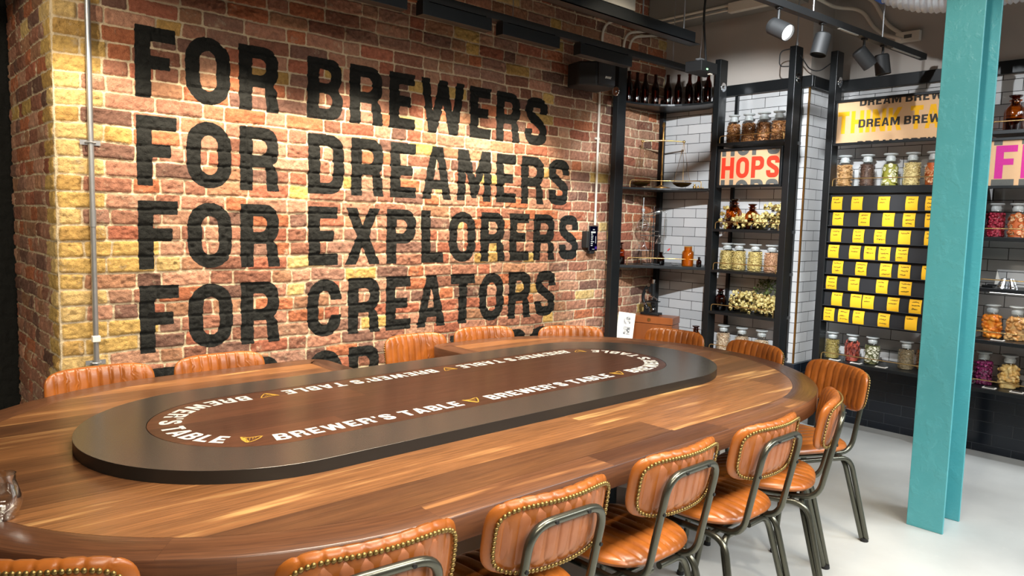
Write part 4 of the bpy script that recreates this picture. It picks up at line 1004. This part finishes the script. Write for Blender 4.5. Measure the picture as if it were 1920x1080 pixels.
# kitchen pieces beyond the column
o = thing('fluted_tin', 'fluted metal tin upside down on the shelf beyond the teal column', 'tin', (5.36, C2(-2.545), 1.1105))
mb = MB(); n = 40; vs = []; prf = [(.055, 0), (.03, .06), (.0, .062)]
for r, z in prf:
    for i in range(n): vs.append(((r*(1+.08*(-1)**i))*math.cos(2*math.pi*i/n), (r*(1+.08*(-1)**i))*math.sin(2*math.pi*i/n), z))
mb.add(vs, [(k*n+i, k*n+(i+1) % n, (k+1)*n+(i+1) % n, (k+1)*n+i) for k in range(2) for i in range(n)]); mb.build('tin', M['chrome'], o, smooth=0)
o = thing('paper_card', 'white folded card behind the fluted tin', 'card', (5.45, C2(-2.49), 1.1105)); MB().prism([(0, 0), (-.1, 0), (-.12, .035), (-.03, .045), (-.012, .1)], 0, .003, lambda x, y, z: (z, x+.04, y)).build('card', M['paper'], o, smooth=0)
o = thing('baking_tray', 'flat dark metal tray at the shelf end beyond the teal column', 'tray', (5.38, C2(-2.455), 1.1105)); MB().b2((-.06, -.02, 0), (.06, .04, .004)).b2((-.06, -.02, .0), (-.056, .04, .014)).b2((.056, -.02, .0), (.06, .04, .014)).build('tray', M['black_steel'], o, smooth=0)

# ================================================================== COLUMN, CONDUITS, CEILING FITTINGS
c = tag(MB().b2((3.858, -2.609, 0), (3.872, -2.772, 3.3)).b2((4.1, -2.609, 0), (4.114, -2.772, 3.3)).b2((3.872, -2.686, 0), (4.1, -2.695, 3.3)).build('steel_column', M['teal'], smooth=0, bevel=.0025), 'teal painted steel H column standing on the grey floor', 'column')

cd = thing('conduit_pipe', 'galvanised conduit pipe down the yellow brick corner', 'pipe')
MB().tube([(.879, -.032, .3), (.879, -.032, 3.29)], .0125, 14).build('pipe', M['galv'], cd, smooth=60)
mb = MB(); mb.cyl((.879, -.032, 1.37), (.879, -.032, 1.45), .0152, n=16); mb.build('coupling', M['galv'], cd, smooth=40)
for z in (.73, 1.755, 2.9): MB().box((.879, -.018, z), (.085, .004, .022)).tube([(.858, -.018, z), (.862, -.04, z), (.879, -.0475, z), (.896, -.04, z), (.9, -.018, z)], .004, 6).build('saddle_clip', M['galv'], cd, smooth=0)
MB().box((.879, -.034, .845), (.034, .03, .03)).build('earth_tag', M['paper'], cd, smooth=0, bevel=.003)
cd = thing('conduit_pipe', 'slim pale conduit above the wall mounted phone', 'pipe')
MB().tube([(4.397, -.028, 1.43), (4.397, -.028, 2.80)], .0095, 12).build('pipe', M['pvc'], cd, smooth=60)
for z in (2.1,): MB().box((4.397, -.02, z), (.05, .012, .016)).build('saddle_clip', M['pvc'], cd, smooth=0)
for k, (x0, zt, x1) in enumerate(((4.40, 2.84, 4.62), (4.66, 2.82, 4.98), (4.73, 2.80, 5.06))):
    o = MB().tube(fillet([(x0, -.03, zt-.25), (x0, -.03, zt+.13), (x1, -.03, zt+.2), (x1+.3, -.03, zt+.26)], .12, 8), .0105, 12).build('conduit_bend', M['pvc'], None, smooth=60)
    tag(o, 'pale conduit bend high on the brick wall, %s from the speaker' % NTH[k], 'pipe', 'conduit bends on the brick wall')

ph = thing('wall_phone', 'dark touchscreen phone on a wall bracket by the end of the lettering', 'phone', (4.325, -.075, 1.327))
rot = Matrix.Rotation(R(-6), 3, 'Z')
MB().box((0, 0, 0), (.098, .012, .196)).build('body', M['black_matte'], ph, smooth=0, bevel=.005)
sc_ = MB().box((0, -.0063, 0), (.088, .001, .184)).build('screen', M['screen'], ph, smooth=0)
mb = MB(); mb.box((-.005, -.0072, .048), (.052, .001, .013))
for k, l in enumerate((.018, .026, .024, .02, .036, .022, .02)): mb.box((-.03+l/2, -.0072, .033-.0145*k), (l, .001, .006))
mb.box((.025, -.0072, -.01), (.004, .001, .055)); mb.box((0, -.0072, .068), (.02, .001, .006)); mb.box((0, -.0072, -.083), (.026, .001, .003)); mb.build('screen_text', M['screen_white'], sc_, smooth=0)
MB().box((.03, -.0072, -.072), (.022, .001, .02)).build('screen_icon', M['screen_purple'], sc_, smooth=0)
MB().box((-.03, .035, -.01), (.06, .06, .13)).box((0, .02, -.105), (.055, .04, .03)).build('bracket', M['black_matte'], ph, smooth=0, bevel=.008)

sp = thing('wall_speaker', 'black wedge shaped loudspeaker high on the brick wall', 'speaker', (4.12, -.22, 2.51), R(-8))
body = [(-.155, .13), (.14, .15), (.155, -.02), (.1, -.1), (-.07, -.1), (-.17, -.01)]
MB().prism(body[::-1], -.085, .085).build('cabinet', M['black_matte'], sp, smooth=30, bevel=.012)
MB().b2((-.06, -.11, -.075), (.098, -.1, .075)).build('grille', plain('grille', s2l(36, 36, 38), .8, 0, .2, 200.), sp, smooth=0, bevel=.004)
mb = MB(); GL['Z'] = GL['E']; text_mesh(mb, 'BOSE', lambda x, y: (.0+x+y*.006, -.1106, -.03+y*.016), width=.055); mb.build('badge', M['paper'], sp, smooth=0)
MB().cyl((0, .06, 0), (0, .2, 0), .03, n=16).build('mount', M['black_matte'], sp)

TY, TZt = -.55, 2.60
tr = thing('lighting_rail', 'long black lighting rail with wall washers along the brick wall', 'lighting rail')
MB().b2((-.5, TY-.02, TZt), (5.05, TY+.02, TZt+.042)).build('track', M['black_matte'], tr, smooth=0)
for a, b in ((.5, 1.05), (1.1, 1.62), (1.68, 2.232), (2.33, 2.81), (2.895, 3.37), (3.562, 4.085)):
    wsh = MB().b2((a, TY-.035, TZt-.078), (b, TY+.03, TZt-.008)).build('wall_washer', M['black_steel'], tr, smooth=0, bevel=.002)
    MB().b2((a-.0, TY-.03, TZt-.01), (a+.04, TY+.02, TZt)).b2((b-.04, TY-.03, TZt-.01), (b, TY+.02, TZt)).build('bracket', M['black_matte'], wsh, smooth=0)
for x in (1.2, 3.0, 4.6): MB().tube([(x, TY, TZt+.04), (x, TY, 3.3)], .003, 6).build('hanger', M['galv'], tr)
tg = thing('steel_channel', 'black open steel channel under the grey duct', 'channel')
MB().b2((.5, -.94, 2.665), (4.358, -.86, 2.67)).b2((.5, -.94, 2.665), (4.3, -.935, 2.735)).b2((.5, -.865, 2.665), (4.3, -.86, 2.735)).build('channel', M['black_steel'], tg, smooth=0)
for x in (3.78, 4.22): MB().tube([(x, -.90, 2.67), (x, -.90, 3.3)], .005, 8).build('hanger', M['galv'], tg)
dk = tag(MB().b2((.5, -.935, 2.742), (3.66, -.855, 3.15)).build('air_duct', M['duct_grey'], smooth=0, bevel=.003), 'grey rectangular duct above the black channel', 'duct')
tk = thing('lighting_rail', 'black ceiling lighting rail carrying four spotlights', 'lighting rail')
LA = math.atan2(-.112, 1.755)
ly = lambda x: -1.898-(x-3.56)*.0638
MB().box((3.77, ly(3.77), 2.593), (3.14/math.cos(LA), .04, .037), LA).build('track', M['black_matte'], tk, smooth=0)
for x in (2.6, 3.95, 4.75): MB().tube([(x, ly(x), 2.61), (x, ly(x), 3.3)], .004, 8).build('hanger', M['galv'], tk)
for a, b in ((4.2, 4.42), (4.86, 5.25)): MB().box(((a+b)/2, ly((a+b)/2)-.012, 2.572), (b-a, .014, .006), LA).build('cover_strip', M['duct_grey'], tk, smooth=0)
def spot(label, x, y, z, d, lit=False):
    t = thing('spotlight', label, 'spotlight', (x, y, z), 0, 'spotlights on the ceiling rail')
    MB().b2((-.018, -.012, -.01), (.018, .012, .0)).cyl((0, 0, -.01), (0, 0, -.06), .007, n=10).build('stem', M['black_matte'], t)
    d = Vector(d).normalized(); q = d.to_track_quat('Z', 'Y').to_matrix(); c0 = Vector((0, 0, -.105))-d*.05
    MB().lathe([(0, 0), (.036, .0), (.043, .008), (.044, .12), (.04, .121), (.038, .105), (0, .105)], c0, 28, q).build('head', M['black_matte'], t, smooth=40)
    MB().lathe([(0, .108), (.0385, .108)], c0, 24, q).build('lamp_face', M['lamp_face'] if lit else M['black_steel'], t, smooth=0)
spot('lit spotlight facing the table, nearest along the ceiling rail', 3.62, ly(3.62), 2.575, (-.12, -.8, -.45), True)
spot('unlit spotlight second along the ceiling rail, above the tiled corner post', 4.05, ly(4.05), 2.575, (-.2, .1, -.9))
spot('unlit spotlight third along the ceiling rail, tilted towards the shelves', 4.53, ly(4.53), 2.575, (.55, -.45, -.75))
spot('unlit spotlight last along the ceiling rail, pointing down', 4.77, ly(4.77), 2.575, (.12, -.12, -1))

sb = thing('sensor_box', 'small black hanging box with a green light and cable', 'sensor', (4.67, -.75, 2.575))
MB().b2((-.1, -.07, -.03), (.1, .07, .045)).build('housing', M['black_matte'], sb, smooth=0, bevel=.004)
MB().blob((-.03, -.071, -.012), (.012, .004, .006), None, 1).build('indicator', M['green_led'], sb)
MB().box((.04, -.05, -.035), (.035, .02, .008)).build('sensor_window', M['pvc'], sb, smooth=0)
MB().box((-.02, 0, .058), (.05, .04, .028)).build('bracket', M['galv'], sb, smooth=0)
MB().tube(fillet([(.06, 0, .04), (.03, 0, .2), (.0, 0, .36), (.03, 0, .72)], .1, 6), .008, 10).build('cable', M['rubber'], sb, smooth=60)
MB().tube([(-.02, 0, .07), (-.005, 0, .33)], .0018, 6).build('hanging_wire', M['galv'], sb)
for k, (p, r, lb) in enumerate([(((5.2, -.02, 2.96+.22), (5.2, -.62, 3.2)), .009, 'along the soffit, uppermost'), (((4.97, -.08, 3.085), (4.97, -.78, 3.085)), .01, 'along the soffit, running into the white trunking'), (((4.975, -.1, 3.05), (4.975, -.80, 3.052)), .007, 'along the lower edge of the soffit')]):
    tag(MB().tube(p, r, 10).build('ceiling_conduit', M['pvc'], smooth=60), 'pale conduit %s' % lb, 'pipe')
tag(MB().b2((4.93, -.78, 3.02), (4.98, -1.22, 3.09)).build('cable_trunking', M['pvc'], smooth=0, bevel=.003), 'white cable trunking fixed along the soffit above the shelving', 'trunking')
o = MB().tube(fillet([(5.0, -1.36, 3.14), (5.45, -1.38, 3.13), (5.54, -1.56, 3.12), (5.54, -1.68, 2.9), (5.54, -1.78, 2.82)], .1, 8), .013, 12).build('bent_conduit', M['pvc'], None, smooth=60); tag(o, 'white conduit bending down to the wall box, upper one', 'pipe')
o = MB().tube(fillet([(5.0, -1.34, 3.07), (5.45, -1.35, 3.055), (5.54, -1.5, 3.04), (5.535, -1.62, 2.85), (5.53, -1.80, 2.775)], .1, 8), .013, 12).build('bent_conduit', M['pvc'], None, smooth=60); tag(o, 'white conduit bending down to the wall box, lower one', 'pipe')
jb = thing('junction_box', 'white junction box on the grey wall above the DREAM BREW sign', 'box', (5.565, -1.83, 2.79)); MB().b2((-.04, .08, -.035), (.0, -.08, .035)).build('box', M['pvc'], jb, smooth=0, bevel=.004)
MB().b2((-.0415, .02, -.012), (-.04, -.03, .012)).build('printed_mark', M['print_grey'], jb, smooth=0)
fd = thing('flexible_duct', 'silver foil flexible duct hanging under the ceiling beside the teal column', 'duct')
pts = [(4.55, -1.98+.0, 2.98), (4.6, -2.1, 2.87), (4.62, -2.3, 2.80), (4.64, -2.6, 2.79), (4.66, -3.0, 2.80), (4.7, -3.6, 2.84)]
pf = fillet(pts, .3, 6); fine = []
for a, b in zip(pf, pf[1:]):
    k = max(1, int((b-a).length/.008))
    for i in range(k): fine.append(a.lerp(b, i/k))
MB().tube(fine, [.125*(1+.05*math.sin(i*1.9)) for i in range(len(fine))], 28).build('duct_sleeve', M['foil'], fd, smooth=60)
MB().tube([fine[14], fine[15], fine[16], fine[17], fine[18]], .134, 28).build('tape_band', M['blue_label'], fd, smooth=60)
for y in (-1.275, -.68): pass
for nm, x, y, z in (('first', 5.05, -1.275, 2.72),):
    tag(MB().tube([(x, y, z), (x, y, 3.07)], .006, 8).cyl((x, y, z), (x, y, z+.03), .011, n=10).build('support_rod', M['galv'], smooth=40), 'thin steel rod rising from the top of the black shelving post', 'rod')
tag(MB().tube(fillet([(5.0, -1.262, 2.7), (4.985, -1.185, 2.695), (4.985, -1.185, 2.585), (4.995, -1.252, 2.58)], .06, 8), .004, 8).build('loop_cable', M['rubber'], smooth=60), 'short black cable loop at the top of the shelving post', 'cable')
tag(MB().tube(fillet([(5.06, -1.3, 2.66), (5.15, -1.33, 2.57), (5.2, -1.38, 2.56), (5.26, -1.43, 2.62)], .05, 6), .004, 8).build('loop_cable', M['rubber'], smooth=60), 'black cable slung between two shelving posts in front of the wall corner', 'cable')
